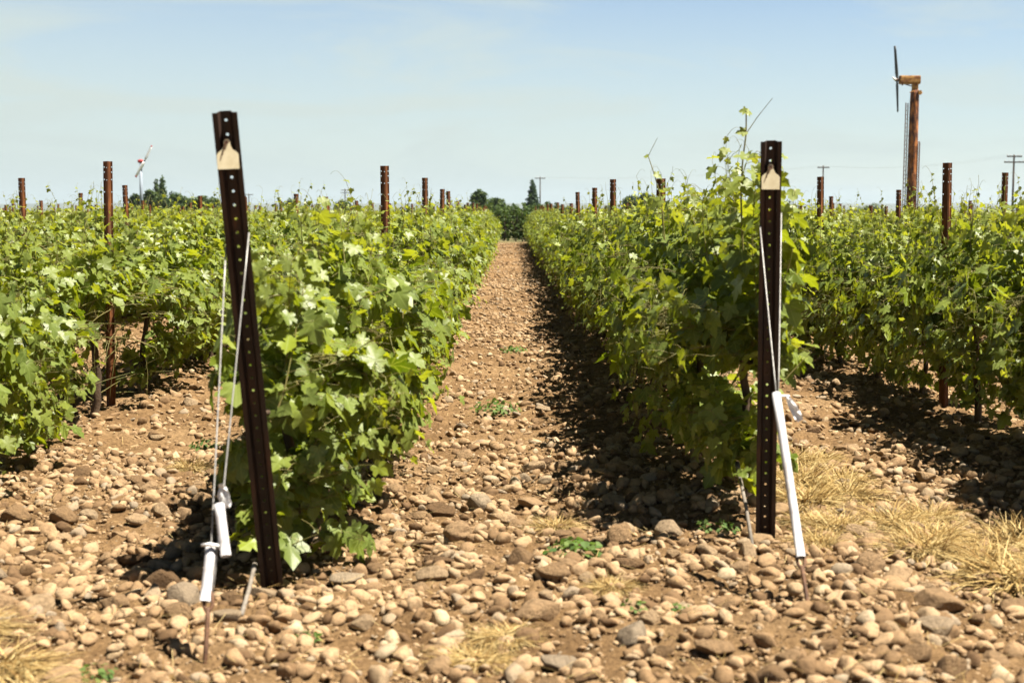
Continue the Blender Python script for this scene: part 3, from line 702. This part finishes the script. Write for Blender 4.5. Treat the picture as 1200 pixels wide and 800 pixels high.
# ------------------------------------------------------------------ guy wires, tubes, anchor rods
def along(A, B, s): return A + (B - A)*s
def sag(A, B, n=9, k=.0): return [along(A, B, u) - Vector((0, 0, k*4*u*(1-u))) for u in np.linspace(0, 1, n)]
def hollow_tube(A, B, r, n=14):
    mb = MB(); d = (B - A); mid = [A + d*u for u in (0, .25, .5, .75, 1)]
    side = Vector((.0, 0, 0)); mid = [p + side*math.sin(u*3.14) for p, u in zip(mid, (0, .25, .5, .75, 1))]
    mb.tube(mid, r, n, cap=False); mb.tube([p for p in mid[::-1]], r*.8, n, cap=False)
    k = len(mb.v)//2; nn = n
    for e, f in ((0, k + 4*nn), (4*nn, k)):
        a = list(range(e, e+nn)); b_ = list(range(f, f+nn))
        for q in range(nn):
            near_ = min(b_, key=lambda i: (Vector(mb.v[i]) - Vector(mb.v[a[q]])).length); near2 = min(b_, key=lambda i: (Vector(mb.v[i]) - Vector(mb.v[a[(q+1) % nn]])).length)
            if near_ != near2: mb.f.append((a[q], a[(q+1) % nn], near2, near_))
    return mb
def guy(name, label, cat, parts):
    r = link(name, None, None, parts['loc']); tag(r, label, cat, 'guy wires of the end posts'); off = Vector(parts['loc'])
    for nm, mb, m, sm in parts['items']:
        mb.v = [tuple(Vector(v) - off) for v in mb.v]; link(nm, mb.mesh(nm, m, sm), r)
    return r
AL = Vector((-1.055, 4.807, 0.0)); AR = Vector((1.149, 5.307, 0.0))
dL = (PL_T - PL_B); dR = (PR_T - PR_B)
hookL = along(AL, Vector((-1.09, 5.54, 1.48)), .13)
a1 = PL_B + dL*.735 + Vector((-.050, .012, 0)); a2 = PL_B + dL*.765 + Vector((.050, -.010, 0))
def cloth(c, d, w, l, g):
    "crumpled strip of tape hanging from c along d"
    mb = MB(); d = Vector(d).normalized(); sx = d.cross(Vector((.2, 1, .1))).normalized(); nr = sx.cross(d); n, m_ = 7, 4; vs = []
    for i in range(n):
        for j in range(m_):
            u, v = i/(n-1), j/(m_-1) - .5
            vs.append(Vector(c) + d*l*u + sx*w*v*(.5 + .7*math.sin(u*2.6)) + nr*g.normal(0, w*.16))
    fs = [(i*m_+j, i*m_+j+1, (i+1)*m_+j+1, (i+1)*m_+j) for i in range(n-1) for j in range(m_-1)]
    top_ = [v + nr*.002 for v in vs]; k = len(vs)
    mb.add(vs + top_, fs + [tuple(k + q for q in f[::-1]) for f in fs]); return mb
gg = np.random.default_rng(2)
tA0, tA1 = along(hookL, a1, .0) + Vector((-.012, 0, .0)), along(hookL, a1, .145)
w1 = MB().tube(sag(hookL, a1, 9, .004), .0031, 6)
c1 = MB().tube([tA1 + Vector((-.03, -.02, .006)), tA1 + Vector((.0, -.032, .012)), tA1 + Vector((.03, -.022, .004)), tA1 + Vector((.030, .0, -.012))], [.005, .007, .006, .004], 7)
guy('guy_wire', 'taut left guy wire of the leaning post with a white tube low on it', 'guy wire',
    {'loc': tuple(hookL), 'items': [('wire', w1, M['wire'], True), ('sleeve', hollow_tube(tA0, tA1, .0195), M['pvc'], True), ('tie', c1, M['cloth'], True)]})
w2 = MB().tube(sag(hookL + Vector((.012, .005, 0)), a2, 9, .006), .0031, 6)
B0 = along(hookL, a2, .115) + Vector((.034, -.01, 0)); B1 = along(hookL, a2, .245)
guy('guy_wire', 'right guy wire of the leaning post with a white tube and a fluttering white tape', 'guy wire',
    {'loc': tuple(hookL + Vector((.012, .005, 0))), 'items': [('wire', w2, M['wire'], True), ('sleeve', hollow_tube(B0 + Vector((.012, 0, 0)), B1, .0185), M['pvc'], True), ('tape', cloth(along(hookL, a2, .30) + Vector((0, -.012, .0)), (.25, -.1, -1), .04, .09, gg), M['cloth'], False)]})
def rod(A, hook, lean, label):
    r = link('anchor_rod', None, None, tuple(A)); tag(r, label, 'rod', 'anchor rods of the end posts')
    h = hook - A; mb = MB().tube([h*-.35, h*.3, h*.72, h*.9], .0085, 8); link('shaft', mb.mesh('shaft', M['rod'], True), r)
    c = h*1.0; ring = [c + h.normalized()*.035*math.cos(q) + Vector((1, 0, 0))*.015*math.sin(q) for q in np.linspace(math.pi, 3*math.pi, 15)]
    link('eye', MB().tube(ring, .007, 7).mesh('eye', M['rod'], True), r)
rod(AL, hookL, 0, 'thin brown anchor rod stuck in the stones below the two white tubes')
hookR = along(AR, Vector((1.17, 6.45, 1.49)), .135) + Vector((-.012, 0, 0))
bR1 = PR_B + dR*.80 + Vector((-.048, -.012, 0)); bR2 = PR_B + dR*.83 + Vector((.050, .0, 0))
tR1 = Vector((1.115, 5.90, .80))
wR = MB().tube([hookR, tR1], .003, 6)
wR.tube(sag(tR1 + Vector((.006, 0, -.05)), bR1, 7, .003), .0031, 6); wR.tube(sag(tR1 + Vector((.010, 0, -.05)), bR2, 7, .003), .0031, 6)
fl_ = MB().tube([tR1 + Vector((.0, -.022, -.012)), tR1 + Vector((.028, -.012, -.008)), tR1 + Vector((.055, 0, -.010))], .0055, 6)
fl2 = cloth(tR1 + Vector((.045, -.01, -.012)), (.55, -.1, -1), .03, .115, gg); fl_.add(fl2.v, fl2.f)
guy('guy_wire', 'looped guy wire of the right end post running into a long white tube', 'guy wire',
    {'loc': tuple(hookR), 'items': [('wire', wR, M['wire'], True), ('sleeve', hollow_tube(hookR + Vector((0, 0, .01)), tR1, .0180, 16), M['pvc'], True), ('tape', fl_, M['cloth'], False)]})
rod(AR, hookR, 0, 'brown anchor rod sticking out of the stones below the long white tube')
for A, B, nm in ((Vector((-1.04, 5.40, .0)), Vector((-1.085, 5.93, .055)), 'pale stick lying against the foot of the leaning end post'), (Vector((1.13, 6.45, -.03)), Vector((1.13, 6.95, .30)), 'thin grey stick leaning left of the foot of the right end post')):
    mb = MB().tube([A, along(A, B, .5) + Vector((.004, 0, .003)), B], [.010, .009, .009], 8); mb.tube([along(A, B, .93), B + (B - A).normalized()*.03], [.013, .012], 8)
    o = link('stick', mb.mesh('stick', M['stick'], True)); tag(o, nm, 'stick')

# ------------------------------------------------------------------ dry grass tufts, straw, weeds
def blades(n, g, spread, length, flat, width=.0035):
    V, T, tn = [], [], []; b = 0
    for _ in range(n):
        a = g.uniform(0, 6.28); r = spread*math.sqrt(g.uniform()); p = np.array([math.cos(a)*r, math.sin(a)*r, .05*(1 - (r/spread)**2) - .01])
        a2 = a + g.normal(0, .8); el = g.uniform(flat*.3, flat) if g.uniform() < .7 else g.uniform(flat, 1.35); ln = length*g.uniform(.45, 1.15)
        d = np.array([math.cos(a2)*math.cos(el), math.sin(a2)*math.cos(el), math.sin(el)]); sd_ = np.cross(d, [g.normal(0, .4), g.normal(0, .4), 1]); sd_ /= np.linalg.norm(sd_)
        pts_ = []; k = 4; w = width*g.uniform(.6, 1.5)
        for q in range(k+1):
            pts_.append(p.copy()); d = d + np.array([0, 0, -.28*g.uniform(.4, 1.4)]); d /= np.linalg.norm(d); p = p + d*ln/k
            if p[2] < .004: p[2] = .004 + g.uniform(0, .012)
        for q, c in enumerate(pts_): ww = w*(1 - .8*q/k); V += [c - sd_*ww, c + sd_*ww]
        T += [(b+2*q, b+2*q+1, b+2*q+3, b+2*q+2) for q in range(k)]; tn += [g.uniform(0, 1)]*(2*k+2); b += 2*k+2
    return np.array(V), np.array(T), np.array(tn)
gt = np.random.default_rng(31)
tufts = []
for k in range(6):
    V, Q, tn = blades(560, gt, .12, .20, .8, .0032); me = mesh_np('dry_grass_tuft', V, quads=Q, tint=tn); me.materials.append(M['straw']); tufts.append(me)
tuft_spots = [  # x, y, scale, flattening, label
    (1.66, 8.1, 1.15, 1, 'tall pale dry grass tuft right of the top of the long white tube'), (1.58, 7.5, 1.1, .9, None), (1.85, 7.75, 1.05, .9, None), (1.95, 7.1, .95, .9, None), (1.62, 6.95, .95, .8, None),
    (2.05, 6.75, 1.0, .8, None), (2.2, 7.3, .9, .8, None), (1.9, 6.4, 1.0, .8, 'bushy straw tuft in the middle of the stony ground at right'), (2.12, 6.3, .9, .7, None), (2.35, 6.6, 1.0, .8, None), (2.55, 6.95, .9, .8, None),
    (2.18, 5.95, 1.5, .7, 'large golden straw heap at the right edge of the frame'), (2.42, 6.15, 1.2, .75, None), (1.45, 6.5, .7, .7, None), (1.75, 8.7, 1.0, 1, None), (1.55, 9.3, 1.0, 1, None),
    (1.95, 8.3, .9, .8, None), (1.5, 7.05, .7, .7, None), (2.0, 9.0, .8, .7, None)]
for k, (x, y, s, fz, lb) in enumerate(tuft_spots):
    o = link('dry_grass_tuft', tufts[k % 6], None, (x, y, float(gz(x, y)) + .01), float(gt.uniform(0, 6.28))); o.scale = (s*1.05, s*1.05, s*fz*.82)
    tag(o, lb or 'straw coloured dry grass tuft among several on the stones right of the end post', 'grass tuft', 'dry grass tufts right of the path')
for k, (x, y, s, fz, lb) in enumerate([(-1.78, 4.75, 1.1, .45, 'flat pale grass tuft in the bottom left corner'), (-1.62, 4.55, 1.0, .4, 'yellowish flattened grass at the bottom edge left of the anchor rod'), (-1.98, 5.1, .9, .45, 'dry grass tuft at the left edge above the corner grass'), (-.12, 4.98, .8, .28, 'flattened yellow straw patch on the headland near the long pale stone'),
        (-.02, 5.2, .7, .35, 'smaller straw wisp behind the flattened yellow patch'), (.22, 6.9, .7, .5, 'brown dry tuft on the path beside the smooth cobble'), (-1.95, 8.6, .7, .7, 'thin straw wisp on the ground beyond the strings'), (.42, 5.75, .6, .5, 'brown straw wisp just before the shadow of the right row')]):
    o = link('dry_grass_tuft', tufts[(k+2) % 6], None, (x, y, float(gz(x, y)) + .01), float(gt.uniform(0, 6.28))); o.scale = (s, s, s*fz); tag(o, lb, 'grass tuft', 'dry grass tufts near the path')
# loose straw lying about: stuff
n = 4200; x = gt.uniform(-3.5, 4.5, n); y = 4.4 + 14*gt.uniform(0, 1, n)**1.7; a = gt.uniform(0, 3.14, n); ln = gt.uniform(.012, .06, n); w = gt.uniform(.0006, .0014, n)
z = gz(x, y) + gt.uniform(.012, .05, n); d = np.stack([np.cos(a), np.sin(a), gt.normal(0, .25, n)], 1); sdv = np.stack([-np.sin(a), np.cos(a), np.zeros(n)], 1)
c = np.stack([x, y, z], 1); V = np.stack([c - d*ln[:, None] - sdv*w[:, None], c - d*ln[:, None] + sdv*w[:, None], c + d*ln[:, None] + sdv*w[:, None], c + d*ln[:, None] - sdv*w[:, None]], 1).reshape(-1, 3)
me = mesh_np('straw_litter', V, quads=np.arange(4*n).reshape(-1, 4), tint=np.repeat(gt.uniform(0, 1, n), 4)); me.materials.append(M['straw'])
tag(link('straw_litter', me), 'loose bits of straw and dead stems scattered between the stones', 'straw', kind='stuff')
def weed_mesh(g, n, r, h, s):
    a = g.uniform(0, 6.28, n); rr = r*np.sqrt(g.uniform(0, 1, n)); P = np.stack([np.cos(a)*rr, np.sin(a)*rr, g.uniform(.01, h, n)*(1.1 - rr/r*.6)], 1)
    nn = np.stack([np.cos(a)*.4, np.sin(a)*.4, np.ones(n)], 1) + g.normal(0, .35, (n, 3)); tt = np.stack([np.cos(a), np.sin(a), np.full(n, .1)], 1) + g.normal(0, .4, (n, 3))
    Vv, T, tn, uv = leaves_np(P, nn, tt, g.uniform(.6, 1.3, n)*s, np.stack([g.uniform(0, 1, n), g.uniform(0, .5, n), np.zeros(n)], 1), g, True)
    me = mesh_np('weed', Vv, tris=T, tint=tn, uv=uv); me.materials.append(M['weed']); return me
for k, (x, y, r, h, s, lb) in enumerate([(.30, 6.45, .13, .09, .035, 'low green weed at the shadow edge on the path'), (-.10, 11.2, .20, .10, .03, 'dull green weed patch in the middle of the path further up'), (-1.42, 4.75, .07, .05, .022, 'tiny green sprout at the bottom left by the grass'),
        (.48, 5.42, .05, .05, .02, 'tiny green sprig between stones right of the long pale stone'), (.66, 5.35, .04, .05, .018, 'tiny green sprig beside the egg shaped stone'), (-.75, 5.15, .05, .04, .02, 'tiny green sprig on bare soil below the leaning post'), (-2.1, 9.7, .10, .10, .03, 'green weed tuft at the foot of the left row beside the free post'),
        (1.02, 6.85, .10, .07, .022, 'dark green weed under the vine at the right end post'), (.05, 15.5, .14, .08, .03, 'small green weed in the path beyond the dull patch'), (-1.7, 8.3, .06, .05, .02, 'small green sprout in the stony gap left of the strings')]):
    o = link('weed', weed_mesh(gt, int(60*r/.1), r, h, s), None, (x, y, float(gz(x, y)) + .01)); tag(o, lb, 'weed')

# ------------------------------------------------------------------ haze
hm = bpy.data.materials.new('haze'); hm.use_nodes = True; t = hm.node_tree; t.nodes.clear()
ho = N(t, 'ShaderNodeOutputMaterial'); pv = N(t, 'ShaderNodeVolumePrincipled'); pv.inputs['Density'].default_value = 8e-5
pv.inputs['Color'].default_value = (.70, .84, .98, 1); pv.inputs['Anisotropy'].default_value = .2; L(t, pv.outputs[0], ho.inputs['Volume'])
hb = MB().box((0, 3000, 59), (18600, 12800, 122)); hz_o = link('haze', hb.mesh('haze', hm)); tag(hz_o, 'pale blue summer haze over the plain', 'haze', kind='stuff')

# ------------------------------------------------------------------ trees
def crown_np(g, clumps, n, size, simple_=True):
    P, Nn = [], []
    for (cx, cy, cz, rx, ry, rz) in clumps:
        vol = (rx*ry*rz)**(2/3); m = int(n*vol)
        d = g.normal(size=(m, 3)); d /= np.linalg.norm(d, axis=1, keepdims=True); rr = g.uniform(.45, 1.08, m)[:, None]
        P.append(np.array([cx, cy, cz]) + d*rr*np.array([rx, ry, rz])); Nn.append(d + np.array([0, 0, .4]) + g.normal(0, .5, (m, 3)))
    P = np.concatenate(P); Nn = np.concatenate(Nn); m = len(P)
    return leaves_np(P, Nn, g.normal(size=(m, 3)), g.uniform(.6, 1.4, m)*size, np.stack([np.clip(g.normal(.45, .3, m), 0, 1), (g.uniform(0, 1, m) < .15)*.6, np.zeros(m)], 1), g, simple_)
def tree(name, loc, h, w, kind, label, seed, group=None, leaf='tree_leaf', cat='tree'):
    g = np.random.default_rng(seed); r = link(name, None, None, loc); tag(r, label, cat, group)
    cl = []; limbs, lr = [], []
    if kind == 'cone':
        for q in range(26):
            u = q/25; rad = w/2*(1 - u)**.75*(.75 + .25*math.sin(min(u*8, 1.57)))+.05*w; a = q*2.4
            cl.append((math.cos(a)*rad*.45, math.sin(a)*rad*.45, h*(.06 + .92*u), rad*.75, rad*.75, h*.075))
    elif kind == 'poplar':
        for q in range(20):
            u = q/19; rad = w/2*math.sin(.35 + u*2.6)*.9 + .05; a = q*2.4
            cl.append((math.cos(a)*rad*.5, math.sin(a)*rad*.5, h*(.22 + .76*u), rad*.7, rad*.7, h*.07))
            if q % 3 == 0: limbs.append(np.array([[0, 0, h*(.1 + .6*u)], [math.cos(a)*rad*.4, math.sin(a)*rad*.4, h*(.22 + .72*u)]])); lr.append([.05, .02])
    else:
        nq = 16 if kind == 'round' else 9 if kind == 'bush' else 12
        for q in range(nq):
            a = q*2.4 + g.uniform(-.3, .3); u = (q + .5)/nq; rad = w/2*(.78 if kind == 'round' else .9)*math.sqrt(math.sin(.5 + u*2.3))*g.uniform(.6, 1.0)
            cz = h*((.34 + .56*u) if kind == 'round' else (.2 + .6*u) if kind == 'bush' else (.06 + .84*u)); s = w*g.uniform(.15, .25)
            cl.append((math.cos(a)*rad*.8, math.sin(a)*rad*.8, cz, s, s, s*.8))
            limbs.append(np.array([[0, 0, h*.18], [math.cos(a)*rad*.35, math.sin(a)*rad*.35, cz*.7], [math.cos(a)*rad*.75, math.sin(a)*rad*.75, cz]])); lr.append([.03*w, .02*w, .008*w])
    n = {'cone': 190, 'poplar': 170, 'round': 150, 'bush': 150, 'hedge': 170}[kind]
    if h < 3: n *= 3.5
    Vv, T, tn, uv = crown_np(g, cl, n, {True: .13, False: .34}[h < 3])
    me = mesh_np('crown', Vv, tris=T, tint=tn, uv=uv); me.materials.append(M[leaf]); link('crown', me, r)
    tp = [np.array([[g.normal(0, .01)*w, g.normal(0, .01)*w, z] for z in np.linspace(-.2, h*(.85 if kind in ('cone', 'poplar') else .6), 6)])] + limbs
    tr = [np.linspace(.045, .015, 6)*w if kind not in ('cone', 'poplar') else np.linspace(.14, .04, 6)] + lr
    tv, tq = tubes_np(tp, tr, 7); me = mesh_np('trunk', tv, quads=tq); me.materials.append(M['tree_bark']); link('trunk', me, r)
    return r
def at(px, Yd): return ((px - 597)/1667.*Yd*.996, Yd, 0)       # ground point at a bearing and distance
tree('round_tree', at(562, 190), 4.3, 3.0, 'round', 'round bushy tree at the far end of the path, left of the cypress', 1)
tree('cypress_tree', at(624, 250), 6.9, 2.9, 'cone', 'dark cone shaped evergreen beside the utility pole beyond the path', 2, leaf='pine_leaf')
far_trees = [(545, 195, 2.6, 2.4, 'low bush left of the round tree beyond the path'), (582, 200, 3.4, 3.4, 'pointed shrubby tree right of the round tree'), (600, 210, 2.8, 3.2, 'low scrubby tree between the round tree and the cypress'), (643, 250, 3.0, 2.8, 'little bush at the foot of the utility pole beyond the path'),
    (740, 220, 3.9, 3.6, 'rounded tree left of the short dark post on the right row'), (757, 225, 4.4, 3.3, 'taller leafy tree right beside the short dark post'), (712, 240, 2.8, 3.0, 'low bush between the rusty posts of the right row'), (1020, 240, 2.8, 4.0, 'low dark bush left of the rusty tower'), (1003, 260, 2.5, 2.8, 'smaller bush left of the low dark bush near the tower'),
    (160, 230, 4.2, 3.2, 'rounded tree behind the white wind machine pole'), (176, 235, 5.2, 3.2, 'bushy tree right against the white wind machine'), (190, 228, 4.0, 3.5, 'rounded tree below the two slim poplars'), (207, 232, 4.4, 3.8, 'broad tree right of the two slim poplars'), (222, 240, 3.7, 3.2, 'lower tree at the middle of the left tree group'), (238, 238, 4.1, 3.6, 'rounded tree left behind the leaning end post'), (250, 245, 3.8, 3.0, 'outermost tree of the left group by the leaning end post'),
    (342, 240, 3.6, 2.8, 'small bush behind a rusty post right of the leaning end post'), (403, 250, 3.4, 3.4, 'small bush under the thin far utility pole'), (415, 245, 3.1, 2.6, 'low bush right of the thin far utility pole'), (664, 260, 2.7, 3.2, 'far low bush right of the cypress'), (1085, 250, 2.6, 3.0, 'low bush right of the rusty tower'), (815, 235, 3.6, 4.0, 'rounded tree hidden behind the tall shoots of the right row')]
for k, (px, yd, h, w, lb) in enumerate(far_trees): tree('bushy_tree' if h > 3.3 else 'bush', at(px, yd), h, w, 'round' if h > 3.3 else 'bush', lb, 40 + k, 'trees beyond the vineyard', cat='tree' if h > 3.3 else 'bush')
tree('poplar_tree', at(184, 260), 7.2, 1.25, 'poplar', 'slimmer left one of two poplars beside the white wind machine', 81, 'two poplars'); tree('poplar_tree', at(191, 262), 7.8, 1.6, 'poplar', 'fuller right one of two poplars beside the white wind machine', 82, 'two poplars')
# young orchard closing the end of the path
go = np.random.default_rng(14); k = 0
for ry in (74.0, 77.5, 81.0):
    for q in range(13):
        x = -2.9 + q*.46 + go.normal(0, .06)
        tree('orchard_tree', (x, ry + go.normal(0, .15), 0), float(go.uniform(1.6, 1.95) + (ry - 74)*.045), .8, 'hedge', ['dark green young orchard tree in the front line across the end of the path', 'dark green young orchard tree in the middle line across the end of the path', 'dark green young orchard tree in the back line across the end of the path'][int((ry - 74)/3.5)], 200 + k, 'orchard trees across the end of the path'); k += 1

# ------------------------------------------------------------------ wind machines
def blade(mb, root, tip, c0, c1, th):
    root, tip = Vector(root), Vector(tip); d = (tip - root); ax = d.normalized(); n = 7; prof = [(-.5, 0), (-.25, .5), (.2, .45), (.5, 0), (.2, -.3), (-.25, -.35)]
    vs = []
    for i in range(n):
        u = i/(n-1); c = c0 + (c1 - c0)*u; c *= .55 + .45*min(u*6, 1); tw = 1.2 - .25*u
        sx = Vector((0, 1, 0)) if abs(ax.y) < .8 else Vector((1, 0, 0)); sx = (sx - ax*sx.dot(ax)).normalized(); sy = ax.cross(sx)
        a = sx*math.cos(tw) + sy*math.sin(tw); b = sy*math.cos(tw) - sx*math.sin(tw)
        for px, py in prof: vs.append(root + d*u + a*px*c + b*py*th*(1.4 - u))
    m_ = len(prof); fs = [(i*m_+j, i*m_+(j+1) % m_, (i+1)*m_+(j+1) % m_, (i+1)*m_+j) for i in range(n-1) for j in range(m_)] + [tuple(range(m_-1, -1, -1)), tuple(range((n-1)*m_, n*m_))]
    return mb.add(vs, fs)
WY = 122.; u = WY/1667.; wx = (1069.5 - 597)*u*.994
wm = link('wind_machine', None, None, (wx, WY, 0)); tag(wm, 'rusty orange wind machine tower with dark two bladed propeller', 'wind machine')
zt = lambda py: CAM_H + (247 - py)*u
t_ = MB().tube([(-.08, 0, -.2), (-.05, 0, 4), (0, 0, zt(122)), (.02, 0, zt(112)), (.02, 0, zt(107))], [.42, .41, .38, .36, .28], 20)
for z in (2.2, 4.6, 7.0, 9.4): t_.tube([(-.05*(1 - z/11), 0, z), (-.05*(1 - z/11), 0, z + .07)], .437 - .004*z, 20)
tw = link('tower', t_.mesh('tower', M['tower_rust'], True), wm)
nk = MB().tube([(.02, 0, zt(107.5)), (.02, 0, zt(101))], .28, 14); nk.tube([(-.5, -.35, zt(111)), (0, -.2, zt(108)), (.5, -.25, zt(110)), (.55, -.3, zt(112))], .05, 6); nk.box((.34, -.28, zt(111)), (.25, .3, .35))
link('turntable', nk.mesh('turntable', M['engine_rust']), wm)
mz = zt(96.3); hx0, hx1 = (1051.5 - 1069.5)*u, (1075 - 1069.5)*u
bx = MB(); nseg = 10; ring0 = [(math.cos(q)*.40*(1.0 if abs(math.cos(q)) < .9 else 1), math.sin(q)*.40) for q in np.linspace(0, 2*math.pi, 17)[:-1]]
xs_ = [hx0, hx0 + .04, hx0 + .42, hx0 + .46, hx0 + .50, hx0 + .9, hx0 + .94, hx0 + .98, hx1 - .04, hx1]; sc_ = [.8, 1, 1, 1.05, 1, 1, 1.05, 1, 1, .92]
vs = [(x_, max(-.36, min(.36, a*1.15*s_)), mz + max(-.36, min(.36, b*1.15*s_))) for x_, s_ in zip(xs_, sc_) for a, b in ring0]
fs = [(i*16+j, i*16+(j+1) % 16, (i+1)*16+(j+1) % 16, (i+1)*16+j) for i in range(9) for j in range(16)] + [tuple(range(15, -1, -1)), tuple(range(144, 160))]
bx.add(vs, fs); hd = link('gearbox_housing', bx.mesh('gearbox_housing', M['engine_rust']), wm)
br = MB().tube([(hx0 + .45, 0, mz - .34), (-.25, 0, zt(103.5))], .045, 6); br.tube([(hx0 + .25, 0, mz - .34), (hx0 + .25, 0, mz - .46)], .07, 8); link('brace', br.mesh('brace', M['tower_rust']), wm)
px_ = (1048.5 - 1069.5)*u
pr_ = link('propeller', MB().tube([(hx0 + .02, 0, mz), (px_ - .12, 0, mz)], [.10, .14], 12).mesh('propeller', M['rod'], True), wm)
b_ = MB(); blade(b_, (px_ + .02, 0, mz + .1), ((1045.3 - 1069.5)*u, 0, zt(57.5)), .30, .20, .075); link('blade', b_.mesh('blade', M['blade_dark'], True), pr_)
b_ = MB(); blade(b_, (px_ + .02, 0, mz - .1), ((1050.5 - 1069.5)*u, 0, zt(133)), .30, .20, .075); link('blade', b_.mesh('blade', M['blade_dark'], True), pr_)
sn = MB().tube([(px_ - .08, 0, mz + .02), (px_ - .24, -.1, mz + .08), (px_ - .42, -.18, mz + .24)], [.12, .10, .04], 8); link('spinner', sn.mesh('spinner', M['white_paint'], True), pr_)
ld = MB(); lx0, lx1 = (1058.5 - 1069.5)*u, (1062.5 - 1069.5)*u; ztop = zt(122.5)
for f, dx in ((0, -.10), (1, .12)):
    x_ = (lx0, lx1)[f]; ld.tube([(x_ + dx*0 - .06, -.25 + f*.4, 0), (x_ + .02, -.25 + f*.4, ztop)], .045, 6)
for z in np.arange(.3, ztop - .1, .36): ld.tube([(lx0 - .05 + .07*z/ztop, -.25, z), (lx1 - .05 + .07*z/ztop, .15, z)], .028, 5)
for z in (1.5, 4.6, 7.9): ld.tube([(lx1 - .05 + .07*z/ztop, .1, z), (-.4, 0, z)], .03, 5)
link('ladder', ld.mesh('ladder', M['rod']), wm)
pp = MB(); x_ = (1076.5 - 1069.5)*u; pp.tube([(x_ - .06, -.1, 0), (x_, -.1, zt(169)), (x_ - .02, -.1, zt(167.5)), (.38, 0, zt(167.5))], .05, 6); pp.tube([(x_ - .26, -.3, 0), (x_ - .2, -.3, zt(169))], .035, 6)
link('pipe', pp.mesh('pipe', M['rust']), wm)
# white machine at left
WY2 = 229.; u = WY2/1667.; w2 = link('wind_machine', None, None, ((168 - 597)*u, WY2, 0)); tag(w2, 'slim grey wind machine with white propeller and red head in the distance', 'wind machine')
t_ = MB().tube([(0, 0, -.2), (0, 0, zt(191.5))], [.30, .22], 14); link('tower', t_.mesh('tower', M['steel'], True), w2)
h_ = MB().tube([(-.42, 0, zt(189.8)), (.1, 0, zt(189.5)), (.62, 0, zt(189.8))], [.24, .30, .16], 10); link('gearbox_housing', h_.mesh('gearbox_housing', M['red_paint'], True), w2)
hub = MB().tube([(.5, -.1, zt(189.3)), (.78, -.3, zt(188.9))], [.12, .14], 10); p2 = link('propeller', hub.mesh('propeller', M['steel'], True), w2)
hz = zt(189.0); hx = .75
for sgn, (ex, ey) in ((1, (182, 171.8)), (-1, (162.4, 208))):
    e = Vector(((ex - 168)*u, -.3, zt(ey))); h0 = Vector((hx, -.3, hz)); b_ = MB(); blade(b_, h0 + (e - h0)*.06, h0 + (e - h0)*.93, .52, .40, .10); bl = link('blade', b_.mesh('blade', M['white_paint'], True), p2)
    b_ = MB(); blade(b_, h0 + (e - h0)*.932, e, .40, .36, .08); link('blade_tip', b_.mesh('blade_tip', M['red_paint'], True), bl)

# ------------------------------------------------------------------ utility poles and lines
def upole(px, Yd, top_py, arms, label, lean=0.0, r0=.16):
    u = Yd/1667.; H = CAM_H + (247 - top_py)*u; x = (px - 597)*u*.993
    r = link('utility_pole', None, None, (x, Yd, 0)); tag(r, label, 'utility pole', 'utility poles across the plain')
    link('pole', MB().tube([(0, 0, -.3), (lean, 0, H)], [r0, r0*.75], 10).mesh('pole', M['pole_wood'], True), r)
    att = []
    for (dz, half_) in arms:
        link('crossarm', MB().box((lean, -.16, H - dz), (half_*2, .12, .16)).mesh('crossarm', M['pole_wood']), r)
        ins = MB()
        for f in (-.92, -.5, .5, .92):
            ins.tube([(lean + half_*f, -.16, H - dz + .08), (lean + half_*f, -.16, H - dz + .16), (lean + half_*f, -.16, H - dz + .27)], [.03, .07, .05], 7); att.append(Vector((x + lean + half_*f, Yd - .16, H - dz + .26)))
        link('insulators', ins.mesh('insulators', M['insulator'], True), r)
    return att
P1 = upole(633, 313, 207.5, [(.35, 1.15)], 'thin utility pole with one crossarm beside the dark cypress', r0=.15)
P2 = upole(965, 238, 194.5, [(.35, 1.0)], 'utility pole top with crossarm peeking over the post right of the end post', r0=.15)
P3 = upole(1188.5, 190, 182, [(.25, 1.0), (1.0, 1.35)], 'dark utility pole with two crossarms at the right edge', r0=.16)
P4 = upole(404, 420, 221.5, [(.4, 1.1), (1.2, 1.3)], 'thin far utility pole with two crossarms left of the tallest rusty post', r0=.17)
P5 = upole(291, 380, 227, [(.3, 1.2)], 'small far utility pole right behind the leaning end post', r0=.16)
P6 = upole(374, 400, 231, [], 'short bare far pole among bushes left of the thin pole', r0=.16)
for A, B, lb in ((P2, P3, 'thin overhead line sagging between the poles at the right'), (P1, P2, 'thin overhead line running from the cypress pole towards the right')):
    mb = MB()
    for k in (0, 3): mb.tube(sag(A[k], B[k], 14, .9), .006, 4)
    for k in (0,): pass
    o = link('power_line', mb.mesh('power_line', M['wire'])); tag(o, lb, 'power line', 'overhead lines')
